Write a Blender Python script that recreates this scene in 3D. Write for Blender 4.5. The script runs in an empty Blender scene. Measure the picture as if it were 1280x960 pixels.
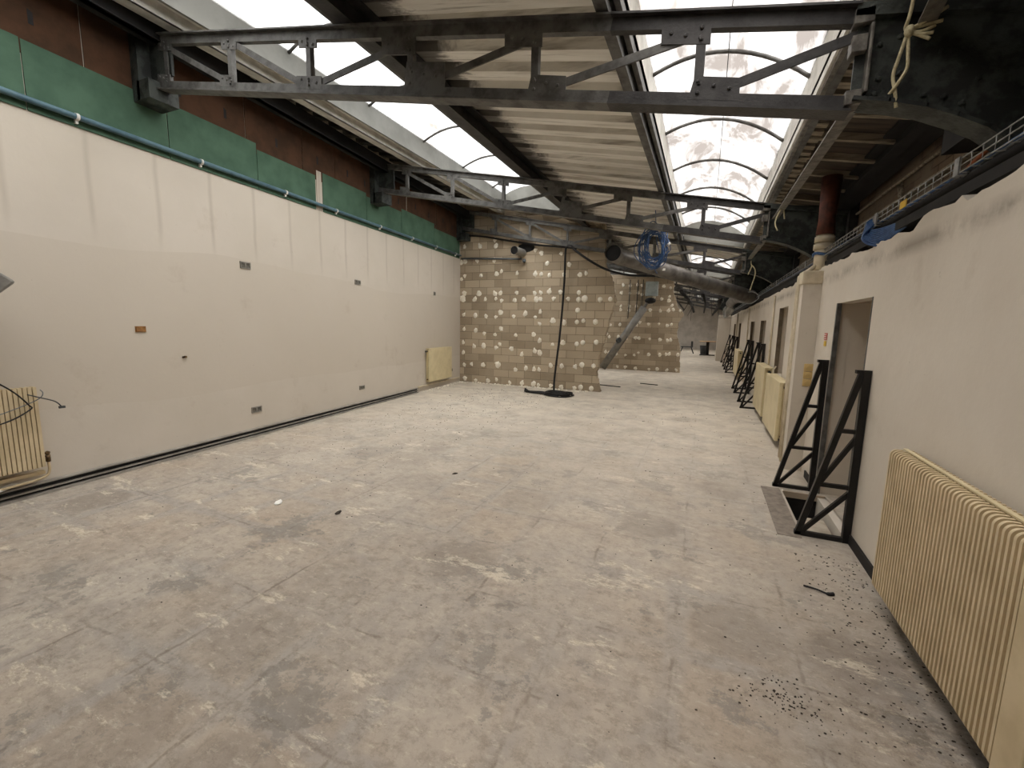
import bpy, bmesh, math, random
from mathutils import Vector, Matrix, noise
rnd = random.Random(7)
SC = bpy.context.scene
COL = SC.collection
R = math.radians

# ------------------------------------------------------------------ camera, sky, exposure
def make_camera():
    yaw, pitch, roll = R(23.6), R(7.76), R(1.12)
    cy, sy, cp, sp = math.cos(yaw), math.sin(yaw), math.cos(pitch), math.sin(pitch)
    f = Vector((-sy * cp, cy * cp, -sp)); r = Vector((cy, sy, 0)); u = r.cross(f)
    cr, sr = math.cos(roll), math.sin(roll)
    r2 = cr * r + sr * u; u2 = -sr * r + cr * u
    m = Matrix.Identity(4)
    for i in range(3):
        m[i][0], m[i][1], m[i][2] = r2[i], u2[i], -f[i]
    m[2][3] = 1.6
    cam = bpy.data.cameras.new('camera'); cam.lens = 546 / 1280 * 36; cam.sensor_width = 36
    cam.clip_start = .05; cam.clip_end = 200
    o = bpy.data.objects.new('camera', cam); COL.objects.link(o); o.matrix_world = m
    SC.camera = o
make_camera()
SC.view_settings.view_transform = 'Standard'
SC.view_settings.look = 'None'
SC.view_settings.gamma = 1
SC.view_settings.use_curve_mapping = False
SC.view_settings.exposure = 2.07
SC.cycles.max_bounces = 10
SC.cycles.diffuse_bounces = 8
SC.cycles.transparent_max_bounces = 12
SC.cycles.sample_clamp_indirect = 6
SKY = 3.0
w = bpy.data.worlds.new('overcast_sky'); SC.world = w; w.use_nodes = True
bg = w.node_tree.nodes['Background']; bg.inputs[0].default_value = (.98, .99, 1.0, 1); bg.inputs[1].default_value = SKY

# ------------------------------------------------------------------ room constants (metres)
WT = -.092                                  # the left wall is not quite square to the room
def wall_x(y): return -6.22 - .092 * (y - 10.585) if y < 10.7 else -6.235
def D(x): return 3.55 - .2 * x              # underside of the sloping roof deck
XR = 1.118                                  # face of the right wall
YB, YF = -5.0, 36.0
SEG_L = [(-.6, 10.2), (12.4, 18.2), (20.2, 25.8), (27.8, 34)]
SEG_R = [(-2.0, 11.3), (13.5, 18.2), (20.2, 25.8), (27.8, 34)]
for (x0, x1, segs) in ((-4.74, -3.03, SEG_L), (-.61, .63, SEG_R)):   # sky portals in the roof openings
    for (a, b) in segs:
        L = bpy.data.lights.new('skylight_portal', 'AREA'); L.shape = 'RECTANGLE'
        L.size = (x1 - x0) * 1.02; L.size_y = b - a; L.cycles.is_portal = True
        o = bpy.data.objects.new('skylight_portal', L); COL.objects.link(o)
        xm = (x0 + x1) / 2
        o.location = (xm, (a + b) / 2, D(xm) + .06); o.rotation_euler = (0, math.atan(.2), 0)

# ------------------------------------------------------------------ materials
def nn(nt, t, **k):
    n = nt.nodes.new(t)
    for a, v in k.items(): setattr(n, a, v)
    return n
def lk(nt, a, b): nt.links.new(a, b)
def c3(v): return (v[0], v[1], v[2], 1)
def srgb(r, g, b):
    def f(c):
        c /= 255
        return c / 12.92 if c <= .04045 else ((c + .055) / 1.055) ** 2.4
    return (f(r), f(g), f(b))
def base_mat(name, rough=.7, metal=0.0):
    m = bpy.data.materials.new(name); m.use_nodes = True
    nt = m.node_tree; p = nt.nodes['Principled BSDF']
    p.inputs['Roughness'].default_value = rough; p.inputs['Metallic'].default_value = metal
    p.inputs['Specular IOR Level'].default_value = .3
    return m, nt, p
def coords(nt, scale=(1, 1, 1), src='Object'):
    tc = nn(nt, 'ShaderNodeTexCoord'); mp = nn(nt, 'ShaderNodeMapping')
    mp.inputs['Scale'].default_value = scale
    lk(nt, tc.outputs[src], mp.inputs['Vector']); return mp.outputs['Vector']
def noise_n(nt, vec, scale, detail=4, rough=.55, lo=.4, hi=.6, dist=0.0):
    n = nn(nt, 'ShaderNodeTexNoise'); n.inputs['Scale'].default_value = scale
    n.inputs['Detail'].default_value = detail; n.inputs['Roughness'].default_value = rough
    n.inputs['Distortion'].default_value = dist
    lk(nt, vec, n.inputs['Vector'])
    mr = nn(nt, 'ShaderNodeMapRange'); mr.inputs[1].default_value = lo; mr.inputs[2].default_value = hi
    lk(nt, n.outputs['Fac'], mr.inputs[0]); return mr.outputs[0]
def mixc(nt, fac, a, b, mode='MIX'):
    m = nn(nt, 'ShaderNodeMix', data_type='RGBA', blend_type=mode)
    if isinstance(fac, (int, float)): m.inputs[0].default_value = fac
    else: lk(nt, fac, m.inputs[0])
    for s, v in ((6, a), (7, b)):
        if isinstance(v, tuple): m.inputs[s].default_value = c3(v)
        else: lk(nt, v, m.inputs[s])
    return m.outputs[2]
def math_n(nt, op, a, b=None, c=None, clamp=False):
    m = nn(nt, 'ShaderNodeMath', operation=op, use_clamp=clamp)
    for i, v in enumerate((a, b, c)):
        if v is None: continue
        if isinstance(v, (int, float)): m.inputs[i].default_value = v
        else: lk(nt, v, m.inputs[i])
    return m.outputs[0]
def bump(nt, p, h, strength=.3, dist=.01):
    b = nn(nt, 'ShaderNodeBump'); b.inputs['Strength'].default_value = strength; b.inputs['Distance'].default_value = dist
    lk(nt, h, b.inputs['Height']); lk(nt, b.outputs[0], p.inputs['Normal'])
def mat(name, col, rough=.7, metal=0.0, col2=None, scale=6, lo=.42, hi=.62, bumpy=0.0, stretch=(1, 1, 1)):
    m, nt, p = base_mat(name, rough, metal)
    if col2 is None: col2 = tuple(c * .8 for c in col)
    v = coords(nt, stretch)
    f = noise_n(nt, v, scale, 5, .6, lo, hi)
    lk(nt, mixc(nt, f, col, col2), p.inputs['Base Color'])
    if bumpy:
        h = noise_n(nt, v, scale * 8, 3, .6, .3, .7); bump(nt, p, h, bumpy, .004)
    return m

def mat_floor():
    m, nt, p = base_mat('worn_concrete_floor', .75)
    v = coords(nt)
    rv = nn(nt, 'ShaderNodeMapping'); rv.inputs['Rotation'].default_value = (0, 0, .9); rv.inputs['Scale'].default_value = (1, 2.6, 1); lk(nt, v, rv.inputs['Vector'])
    rv = rv.outputs['Vector']
    sep = nn(nt, 'ShaderNodeSeparateXYZ'); lk(nt, v, sep.inputs[0])
    c = mixc(nt, noise_n(nt, v, 5, 10, .72, .36, .64), srgb(150, 141, 131), srgb(172, 161, 147))
    c = mixc(nt, math_n(nt, 'MULTIPLY', noise_n(nt, v, .8, 5, .6, .45, .65), .5), c, srgb(166, 147, 126))
    # tiles: 56 cm grid, each with a tone and a scraped oval of its own
    T = .56; cell = []; frac = []
    for ax, off in ((0, 0.0), (1, 2.2)):
        wob = noise_n(nt, v, 2.6 + ax, 8, .7, .1, .9)
        t = math_n(nt, 'DIVIDE', math_n(nt, 'SUBTRACT', math_n(nt, 'ADD', sep.outputs[ax], math_n(nt, 'MULTIPLY', wob, .07)), off), T)
        cell.append(math_n(nt, 'FLOOR', t)); frac.append(math_n(nt, 'ABSOLUTE', math_n(nt, 'SUBTRACT', math_n(nt, 'FRACT', t), .5)))
    cb = nn(nt, 'ShaderNodeCombineXYZ'); lk(nt, cell[0], cb.inputs[0]); lk(nt, cell[1], cb.inputs[1])
    wn = nn(nt, 'ShaderNodeTexWhiteNoise', noise_dimensions='2D'); lk(nt, cb.outputs[0], wn.inputs['Vector'])
    edge = math_n(nt, 'MAXIMUM', frac[0], frac[1])
    rad = math_n(nt, 'SQRT', math_n(nt, 'ADD', math_n(nt, 'MULTIPLY', frac[0], frac[0]), math_n(nt, 'MULTIPLY', frac[1], frac[1])))
    rad = math_n(nt, 'ADD', rad, math_n(nt, 'MULTIPLY', noise_n(nt, v, 4, 6, .7, 0, 1), .3))
    ov = nn(nt, 'ShaderNodeMapRange'); ov.inputs[1].default_value = .62; ov.inputs[2].default_value = .5; lk(nt, rad, ov.inputs[0])
    dk = nn(nt, 'ShaderNodeMapRange'); dk.inputs[1].default_value = .62; dk.inputs[2].default_value = .95; lk(nt, wn.outputs['Value'], dk.inputs[0])
    pl = nn(nt, 'ShaderNodeMapRange'); pl.inputs[1].default_value = .5; pl.inputs[2].default_value = .1; lk(nt, wn.outputs['Value'], pl.inputs[0])
    c = mixc(nt, math_n(nt, 'MULTIPLY', math_n(nt, 'MULTIPLY', ov.outputs[0], dk.outputs[0]), .6), c, srgb(126, 117, 108))
    c = mixc(nt, math_n(nt, 'MULTIPLY', math_n(nt, 'MULTIPLY', ov.outputs[0], pl.outputs[0]), .3), c, srgb(186, 178, 165))
    bd = nn(nt, 'ShaderNodeMapRange'); bd.inputs[1].default_value = .37; bd.inputs[2].default_value = .44; lk(nt, edge, bd.inputs[0])
    c = mixc(nt, math_n(nt, 'MULTIPLY', math_n(nt, 'MULTIPLY', bd.outputs[0], noise_n(nt, v, .7, 3, .6, .42, .58)), .55), c, srgb(152, 147, 141))
    # scraped-off glue: dark islands and pale streaks
    c = mixc(nt, math_n(nt, 'MULTIPLY', noise_n(nt, v, 1.5, 10, .74, .56, .585), .7), c, srgb(126, 121, 114))
    c = mixc(nt, math_n(nt, 'MULTIPLY', noise_n(nt, rv, 1.5, 10, .8, .575, .61), .7), c, srgb(206, 194, 174))
    c = mixc(nt, math_n(nt, 'MULTIPLY', noise_n(nt, rv, 3.4, 10, .82, .57, .63), .5), c, srgb(110, 100, 88))
    c = mixc(nt, math_n(nt, 'MULTIPLY', noise_n(nt, v, 13, 10, .85, .48, .6), .5), c, srgb(118, 108, 96))   # grain
    c = mixc(nt, math_n(nt, 'MULTIPLY', noise_n(nt, rv, 11, 10, .82, .54, .62), .4), c, srgb(200, 190, 172))
    # joints with dirt in them
    ln = nn(nt, 'ShaderNodeMapRange'); ln.inputs[1].default_value = .478; ln.inputs[2].default_value = .494; lk(nt, edge, ln.inputs[0])
    lm = math_n(nt, 'MULTIPLY', ln.outputs[0], noise_n(nt, v, 1.9, 10, .8, .48, .58))
    c = mixc(nt, math_n(nt, 'MULTIPLY', lm, .5), c, srgb(100, 89, 76))
    c = mixc(nt, math_n(nt, 'MULTIPLY', noise_n(nt, v, 38, 5, .75, .62, .7), .5), c, srgb(104, 94, 82))      # specks
    c = mixc(nt, math_n(nt, 'MULTIPLY', noise_n(nt, v, 52, 5, .75, .64, .72), .5), c, srgb(206, 196, 180))
    # plaster dust, plus the brighter light on the far floor painted in along y
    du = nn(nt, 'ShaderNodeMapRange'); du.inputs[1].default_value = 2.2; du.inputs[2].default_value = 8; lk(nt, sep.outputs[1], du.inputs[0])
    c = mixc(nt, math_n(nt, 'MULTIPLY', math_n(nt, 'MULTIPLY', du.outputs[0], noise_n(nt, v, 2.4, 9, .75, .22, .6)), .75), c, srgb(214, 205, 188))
    # spilt dark grit by the right wall
    e = nn(nt, 'ShaderNodeMapRange'); e.inputs[1].default_value = .0; e.inputs[2].default_value = 1.1; lk(nt, sep.outputs[0], e.inputs[0])
    e2 = nn(nt, 'ShaderNodeMapRange'); e2.inputs[1].default_value = 3.6; e2.inputs[2].default_value = 2.0; lk(nt, sep.outputs[1], e2.inputs[0])
    g = math_n(nt, 'MULTIPLY', math_n(nt, 'MULTIPLY', e.outputs[0], e2.outputs[0]), noise_n(nt, v, 5, 10, .8, .44, .62))
    c = mixc(nt, math_n(nt, 'MULTIPLY', g, .85), c, srgb(82, 70, 57))
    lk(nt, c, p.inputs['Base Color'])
    h = noise_n(nt, v, 7, 10, .75, .3, .7)
    h = math_n(nt, 'SUBTRACT', h, math_n(nt, 'MULTIPLY', lm, .8))
    bump(nt, p, h, .4, .012)
    return m

def mat_plaster_left():
    m, nt, p = base_mat('cream_plasterboard', .8)
    v = coords(nt); sep = nn(nt, 'ShaderNodeSeparateXYZ'); lk(nt, v, sep.inputs[0])
    c = mixc(nt, noise_n(nt, v, .7, 4, .6, .35, .65), srgb(198, 189, 176), srgb(190, 181, 167))
    # upper boards: joint streaks every 60 cm, only above 2.35 m; a darker band under them
    t = math_n(nt, 'FRACT', math_n(nt, 'DIVIDE', math_n(nt, 'ADD', sep.outputs[1], math_n(nt, 'MULTIPLY', noise_n(nt, v, 2, 3, .5, 0, 1), .05)), .6))
    s = nn(nt, 'ShaderNodeMapRange'); s.inputs[1].default_value = .44; s.inputs[2].default_value = .49
    lk(nt, math_n(nt, 'ABSOLUTE', math_n(nt, 'SUBTRACT', t, .5)), s.inputs[0])
    up = nn(nt, 'ShaderNodeMapRange'); up.inputs[1].default_value = 2.3; up.inputs[2].default_value = 2.6; lk(nt, sep.outputs[2], up.inputs[0])
    c = mixc(nt, math_n(nt, 'MULTIPLY', math_n(nt, 'MULTIPLY', s.outputs[0], up.outputs[0]), .5), c, srgb(166, 156, 142))
    band = math_n(nt, 'LESS_THAN', math_n(nt, 'ADD', sep.outputs[2], math_n(nt, 'MULTIPLY', noise_n(nt, v, .35, 2, .4, 0, 1), .5)), 2.52)
    mid = math_n(nt, 'GREATER_THAN', math_n(nt, 'ADD', sep.outputs[2], math_n(nt, 'MULTIPLY', noise_n(nt, v, .5, 2, .4, 0, 1), .25)), .85)
    c = mixc(nt, math_n(nt, 'MULTIPLY', math_n(nt, 'MULTIPLY', band, mid), .6), c, srgb(188, 178, 163))
    c = mixc(nt, math_n(nt, 'MULTIPLY', noise_n(nt, v, 1.6, 6, .7, .6, .72), .35), c, srgb(166, 152, 134))
    c = mixc(nt, math_n(nt, 'MULTIPLY', noise_n(nt, v, 16, 5, .7, .69, .75), .5), c, srgb(140, 128, 112))
    lk(nt, c, p.inputs['Base Color']); bump(nt, p, noise_n(nt, v, 12, 5, .6, .3, .7), .12, .006)
    return m
def mat_plaster_right():
    m, nt, p = base_mat('cream_painted_plaster', .8)
    v = coords(nt); sep = nn(nt, 'ShaderNodeSeparateXYZ'); lk(nt, v, sep.inputs[0])
    c = mixc(nt, noise_n(nt, v, .9, 4, .6, .35, .65), srgb(208, 200, 187), srgb(199, 190, 176))
    c = mixc(nt, math_n(nt, 'MULTIPLY', noise_n(nt, v, 2.2, 5, .6, .6, .75), .4), c, srgb(170, 157, 140))
    # sooty scrape under the broken top edge
    b = nn(nt, 'ShaderNodeMapRange'); b.inputs[1].default_value = .075; b.inputs[2].default_value = .0
    lk(nt, math_n(nt, 'ABSOLUTE', math_n(nt, 'SUBTRACT', sep.outputs[2], 2.13)), b.inputs[0])
    c = mixc(nt, math_n(nt, 'MULTIPLY', math_n(nt, 'MULTIPLY', b.outputs[0], noise_n(nt, v, 2.5, 6, .7, .4, .6)), .55), c, srgb(92, 80, 66))
    c = mixc(nt, math_n(nt, 'MULTIPLY', noise_n(nt, v, 14, 5, .7, .7, .76), .6), c, srgb(120, 108, 92))
    lk(nt, c, p.inputs['Base Color']); bump(nt, p, noise_n(nt, v, 14, 5, .6, .3, .7), .15, .006)
    return m
def mat_blocks(name, rot=(math.pi / 2, 0, 0)):
    m, nt, p = base_mat(name, .9)
    tc = nn(nt, 'ShaderNodeTexCoord'); mp = nn(nt, 'ShaderNodeMapping'); mp.inputs['Rotation'].default_value = rot
    lk(nt, tc.outputs['Object'], mp.inputs['Vector']); v = mp.outputs['Vector']; vo = tc.outputs['Object']
    br = nn(nt, 'ShaderNodeTexBrick'); lk(nt, v, br.inputs['Vector'])
    br.inputs['Scale'].default_value = 1; br.inputs['Brick Width'].default_value = .45; br.inputs['Row Height'].default_value = .197
    br.inputs['Mortar Size'].default_value = .006; br.inputs['Mortar Smooth'].default_value = .3; br.inputs['Bias'].default_value = 0
    br.inputs['Color1'].default_value = c3(srgb(192, 176, 152)); br.inputs['Color2'].default_value = c3(srgb(150, 135, 114))
    br.inputs['Mortar'].default_value = c3(srgb(104, 92, 76))
    c = mixc(nt, math_n(nt, 'MULTIPLY', noise_n(nt, vo, 5, 6, .65, .35, .7), .3), br.outputs['Color'], srgb(176, 162, 140))
    c = mixc(nt, math_n(nt, 'MULTIPLY', noise_n(nt, vo, .8, 4, .6, .5, .7), .3), c, srgb(196, 182, 160))
    lk(nt, c, p.inputs['Base Color'])
    h = math_n(nt, 'SUBTRACT', noise_n(nt, vo, 30, 4, .7, .3, .7), math_n(nt, 'MULTIPLY', br.outputs['Fac'], 2.0))
    bump(nt, p, h, .5, .006)
    return m
def mat_brick(name):
    m, nt, p = base_mat(name, .9)
    tc = nn(nt, 'ShaderNodeTexCoord'); mp = nn(nt, 'ShaderNodeMapping'); mp.inputs['Rotation'].default_value = (math.pi / 2, 0, math.pi / 2)
    lk(nt, tc.outputs['Object'], mp.inputs['Vector'])
    sep = nn(nt, 'ShaderNodeSeparateXYZ'); lk(nt, tc.outputs['Object'], sep.inputs[0])
    cb = nn(nt, 'ShaderNodeCombineXYZ'); lk(nt, sep.outputs[1], cb.inputs[0]); lk(nt, sep.outputs[2], cb.inputs[1])
    br = nn(nt, 'ShaderNodeTexBrick'); lk(nt, cb.outputs[0], br.inputs['Vector'])
    br.inputs['Scale'].default_value = 1; br.inputs['Brick Width'].default_value = .23; br.inputs['Row Height'].default_value = .075
    br.inputs['Mortar Size'].default_value = .006
    br.inputs['Color1'].default_value = c3(srgb(122, 104, 86)); br.inputs['Color2'].default_value = c3(srgb(98, 84, 70)); br.inputs['Mortar'].default_value = c3(srgb(74, 62, 52))
    c = mixc(nt, noise_n(nt, tc.outputs['Object'], 3, 6, .6, .4, .6), br.outputs['Color'], srgb(120, 108, 94))
    lk(nt, c, p.inputs['Base Color']); bump(nt, p, br.outputs['Fac'], -.4, .006)
    return m
def mat_pane(name, dark, clear, lo, hi, slant):
    m = bpy.data.materials.new(name); m.use_nodes = True; nt = m.node_tree; nt.nodes.clear()
    out = nn(nt, 'ShaderNodeOutputMaterial'); v = coords(nt, (1.6, .55, 1))
    c = mixc(nt, noise_n(nt, v, 2.2, 7, .65, lo, hi, .6), clear, dark)
    c = mixc(nt, math_n(nt, 'MULTIPLY', noise_n(nt, coords(nt, (.6, 6, 1)), 3, 5, .6, .62, .75), .35), c, dark)
    tr = nn(nt, 'ShaderNodeBsdfTransparent'); tl = nn(nt, 'ShaderNodeBsdfTranslucent'); lk(nt, c, tr.inputs[0]); lk(nt, c, tl.inputs[0])
    lw = nn(nt, 'ShaderNodeLayerWeight'); lw.inputs['Blend'].default_value = .5    # cellular sheet passes less light at a slant
    sl = nn(nt, 'ShaderNodeMapRange'); sl.inputs[1].default_value = .1; sl.inputs[2].default_value = .52; sl.inputs[3].default_value = 1.0; sl.inputs[4].default_value = slant
    lk(nt, lw.outputs['Facing'], sl.inputs[0])
    c = mixc(nt, 1.0, c, sl.outputs[0], 'MULTIPLY'); lk(nt, c, tr.inputs[0])
    mx = nn(nt, 'ShaderNodeMixShader'); mx.inputs[0].default_value = .15
    lk(nt, tr.outputs[0], mx.inputs[1]); lk(nt, tl.outputs[0], mx.inputs[2]); lk(nt, mx.outputs[0], out.inputs[0])
    return m
def mat_deck():
    m, nt, p = base_mat('cream_corrugated_steel', .5)
    v = coords(nt); sep = nn(nt, 'ShaderNodeSeparateXYZ'); lk(nt, v, sep.inputs[0])
    c = mixc(nt, noise_n(nt, coords(nt, (.5, 4, 1)), 2, 5, .6, .4, .7), srgb(232, 230, 223), srgb(210, 206, 196))
    c = mixc(nt, math_n(nt, 'MULTIPLY', noise_n(nt, coords(nt, (.22, 9, 2)), 2.2, 5, .65,   .54, .66), .62), c, srgb(112, 103, 90))     # drip streaks along the ribs
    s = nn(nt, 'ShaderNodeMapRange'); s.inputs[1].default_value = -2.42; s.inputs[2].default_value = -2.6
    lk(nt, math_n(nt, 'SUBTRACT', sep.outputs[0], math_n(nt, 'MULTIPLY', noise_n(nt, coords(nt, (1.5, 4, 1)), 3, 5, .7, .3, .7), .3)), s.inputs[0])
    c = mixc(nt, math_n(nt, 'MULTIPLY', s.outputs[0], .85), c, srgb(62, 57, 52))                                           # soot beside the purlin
    lk(nt, c, p.inputs['Base Color']); return m
M = dict(
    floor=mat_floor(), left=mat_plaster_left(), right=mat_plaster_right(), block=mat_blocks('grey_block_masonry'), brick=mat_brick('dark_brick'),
    paneL=mat_pane('cloudy_polycarbonate', (.3, .27, .24), (.6, .59, .575), .5, .68, .13),
    paneR=mat_pane('stained_polycarbonate', (.26, .228, .205), (.74, .71, .68), .4, .6, .085),
    steel=mat('grey_painted_steel', srgb(100, 99, 96), .55, 0, srgb(72, 70, 67), 9, bumpy=.2),
    steel_dark=mat('black_painted_steel', srgb(58, 56, 55), .5, 0, srgb(42, 40, 39), 9, bumpy=.2),
    steel_green=mat('peeling_green_black_steel', srgb(66, 70, 66), .6, 0, srgb(44, 46, 44), 7, .45, .55, .5),
    steel_lit=mat('lit_steel_angle', srgb(120, 116, 108), .5, .2, srgb(84, 80, 74), 14, bumpy=.3),  # paler copy of the steel, light on the angles put into the colour
    upstand=mat('greyed_white_upstand', srgb(128, 128, 122), .5, 0, srgb(116, 116, 110), 3),  # white metal greyed in colour to stand for weaker light from the panes
    white_metal=mat('off_white_sheet_metal', srgb(214, 212, 204), .5, 0, srgb(190, 188, 178), 5),
    deck=mat_deck(),
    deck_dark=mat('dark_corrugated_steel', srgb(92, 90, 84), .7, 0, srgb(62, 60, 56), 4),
    plank=mat('dark_roof_planks', srgb(78, 68, 58), .85, 0, srgb(52, 45, 38), 5, bumpy=.3, stretch=(.4, 4, 1)),
    batten=mat('grey_timber_batten', srgb(150, 140, 122), .8, 0, srgb(110, 100, 86), 8, stretch=(.4, 4, 4)),
    soot_and_shade=mat('blackened_steel', srgb(36, 34, 33), .7, 0, srgb(26, 25, 24), 6),
    green=mat('green_water_resistant_plasterboard', srgb(76, 103, 84), .85, 0, srgb(62, 88, 71), 3, .4, .65),
    brown=mat('red_brown_fibreboard', srgb(78, 53, 36), .9, 0, srgb(60, 42, 28), 4, .4, .65, .3),
    bluepipe=mat('blue_grey_plastic', srgb(84, 112, 122), .4, 0, srgb(66, 92, 104), 4),
    greypipe=mat('grey_plastic', srgb(134, 131, 124), .5, 0, srgb(110, 107, 101), 5),
    duct=mat('dusty_grey_spiral_duct', srgb(120, 116, 110), .45, .3, srgb(78, 74, 70), 4, .4, .65, .1),
    black=mat('black_rubber', srgb(28, 27, 27), .5, 0, srgb(20, 19, 19), 8),
    brace=mat('black_powder_coated_tube', srgb(34, 32, 31), .4, 0, srgb(24, 23, 22), 8),
    radiator=mat('cream_enamel', srgb(204, 186, 152), .45, 0, srgb(190, 172, 138), 5),
    radiator_pale=mat('pale_cream_enamel', srgb(212, 198, 160), .4, 0, srgb(200, 186, 148), 4),
    dab=mat('off_white_adhesive', srgb(246, 240, 226), .85, 0, srgb(232, 224, 206), 30, bumpy=.4),
    trunk_grey=mat('grey_trunking', srgb(150, 145, 136), .6, 0, srgb(126, 121, 113), 6),
    cable_blue=mat('blue_cable_sheath', srgb(60, 92, 136), .45, 0, srgb(46, 74, 116), 20),
    cable_grey=mat('grey_cable_sheath', srgb(120, 124, 126), .5, 0, srgb(92, 96, 100), 12),
    wire=mat('galvanised_wire', srgb(168, 168, 164), .4, .5, srgb(130, 130, 126), 20),
    rope=mat('cream_rope', srgb(206, 196, 160), .9, 0, srgb(176, 164, 130), 60, bumpy=.5),
    rust=mat('rust_red_pipe', srgb(96, 52, 38), .7, 0, srgb(70, 40, 30), 9, bumpy=.3),
    cream=mat('cream_pipe_paint', srgb(212, 200, 176), .6, 0, srgb(190, 177, 152), 6),
    socket=mat('yellowed_plastic', srgb(206, 180, 124), .5, 0, srgb(190, 164, 110), 12),
    boxgrey=mat('grey_back_box', srgb(112, 108, 98), .7, 0, srgb(84, 80, 72), 30, .4, .6),
    brass=mat('aged_brass', srgb(110, 88, 60), .45, .6, srgb(72, 56, 40), 20),
    rubble=mat('grey_rubble', srgb(150, 140, 126), .9, 0, srgb(104, 94, 82), 18, bumpy=.5),
    pit=mat('dark_pit_concrete', srgb(88, 80, 72), .9, 0, srgb(58, 52, 46), 8, bumpy=.4),
    slab=mat('pale_concrete_slab', srgb(182, 172, 156), .85, 0, srgb(158, 148, 132), 8, bumpy=.3),
    plate=mat('brown_grey_floor_plate', srgb(138, 128, 116), .8, 0, srgb(116, 106, 96), 14, bumpy=.4),
    farwall=mat('grey_far_wall', srgb(196, 190, 182), .9, 0, srgb(176, 170, 162), 2),
    tan=mat('tan_board', srgb(178, 162, 142), .8, 0, srgb(160, 146, 126), 3),
    wood=mat('pale_wood', srgb(206, 170, 128), .6, 0, srgb(186, 150, 110), 5),
    bin=mat('dark_grey_plastic', srgb(72, 74, 74), .6, 0, srgb(56, 58, 58), 6),
    orange=mat('orange_plastic_pipe', srgb(168, 92, 50), .5, 0, srgb(140, 74, 40), 9),
    ochre=mat('ochre_brown_plate', srgb(150, 108, 62), .7, 0, srgb(120, 84, 46), 20),
    frame_brown=mat('dull_brown_frame', srgb(112, 100, 84), .7, 0, srgb(92, 82, 68), 8),
    pale_box=mat('pale_blue_grey_enamel', srgb(170, 180, 180), .5, 0, srgb(150, 160, 160), 6),
    conduit_grey=mat('blue_grey_conduit', srgb(92, 100, 106), .5, 0, srgb(76, 82, 88), 6),
    debris=mat('dark_debris', srgb(60, 52, 44), .95, 0, srgb(40, 35, 30), 20),
    white=mat('white_plastic', srgb(228, 226, 220), .5, 0, srgb(214, 212, 206), 6),
    yellow=mat('yellow_label', srgb(214, 176, 60), .5), red=mat('red_label', srgb(176, 74, 66), .5),
)

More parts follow.
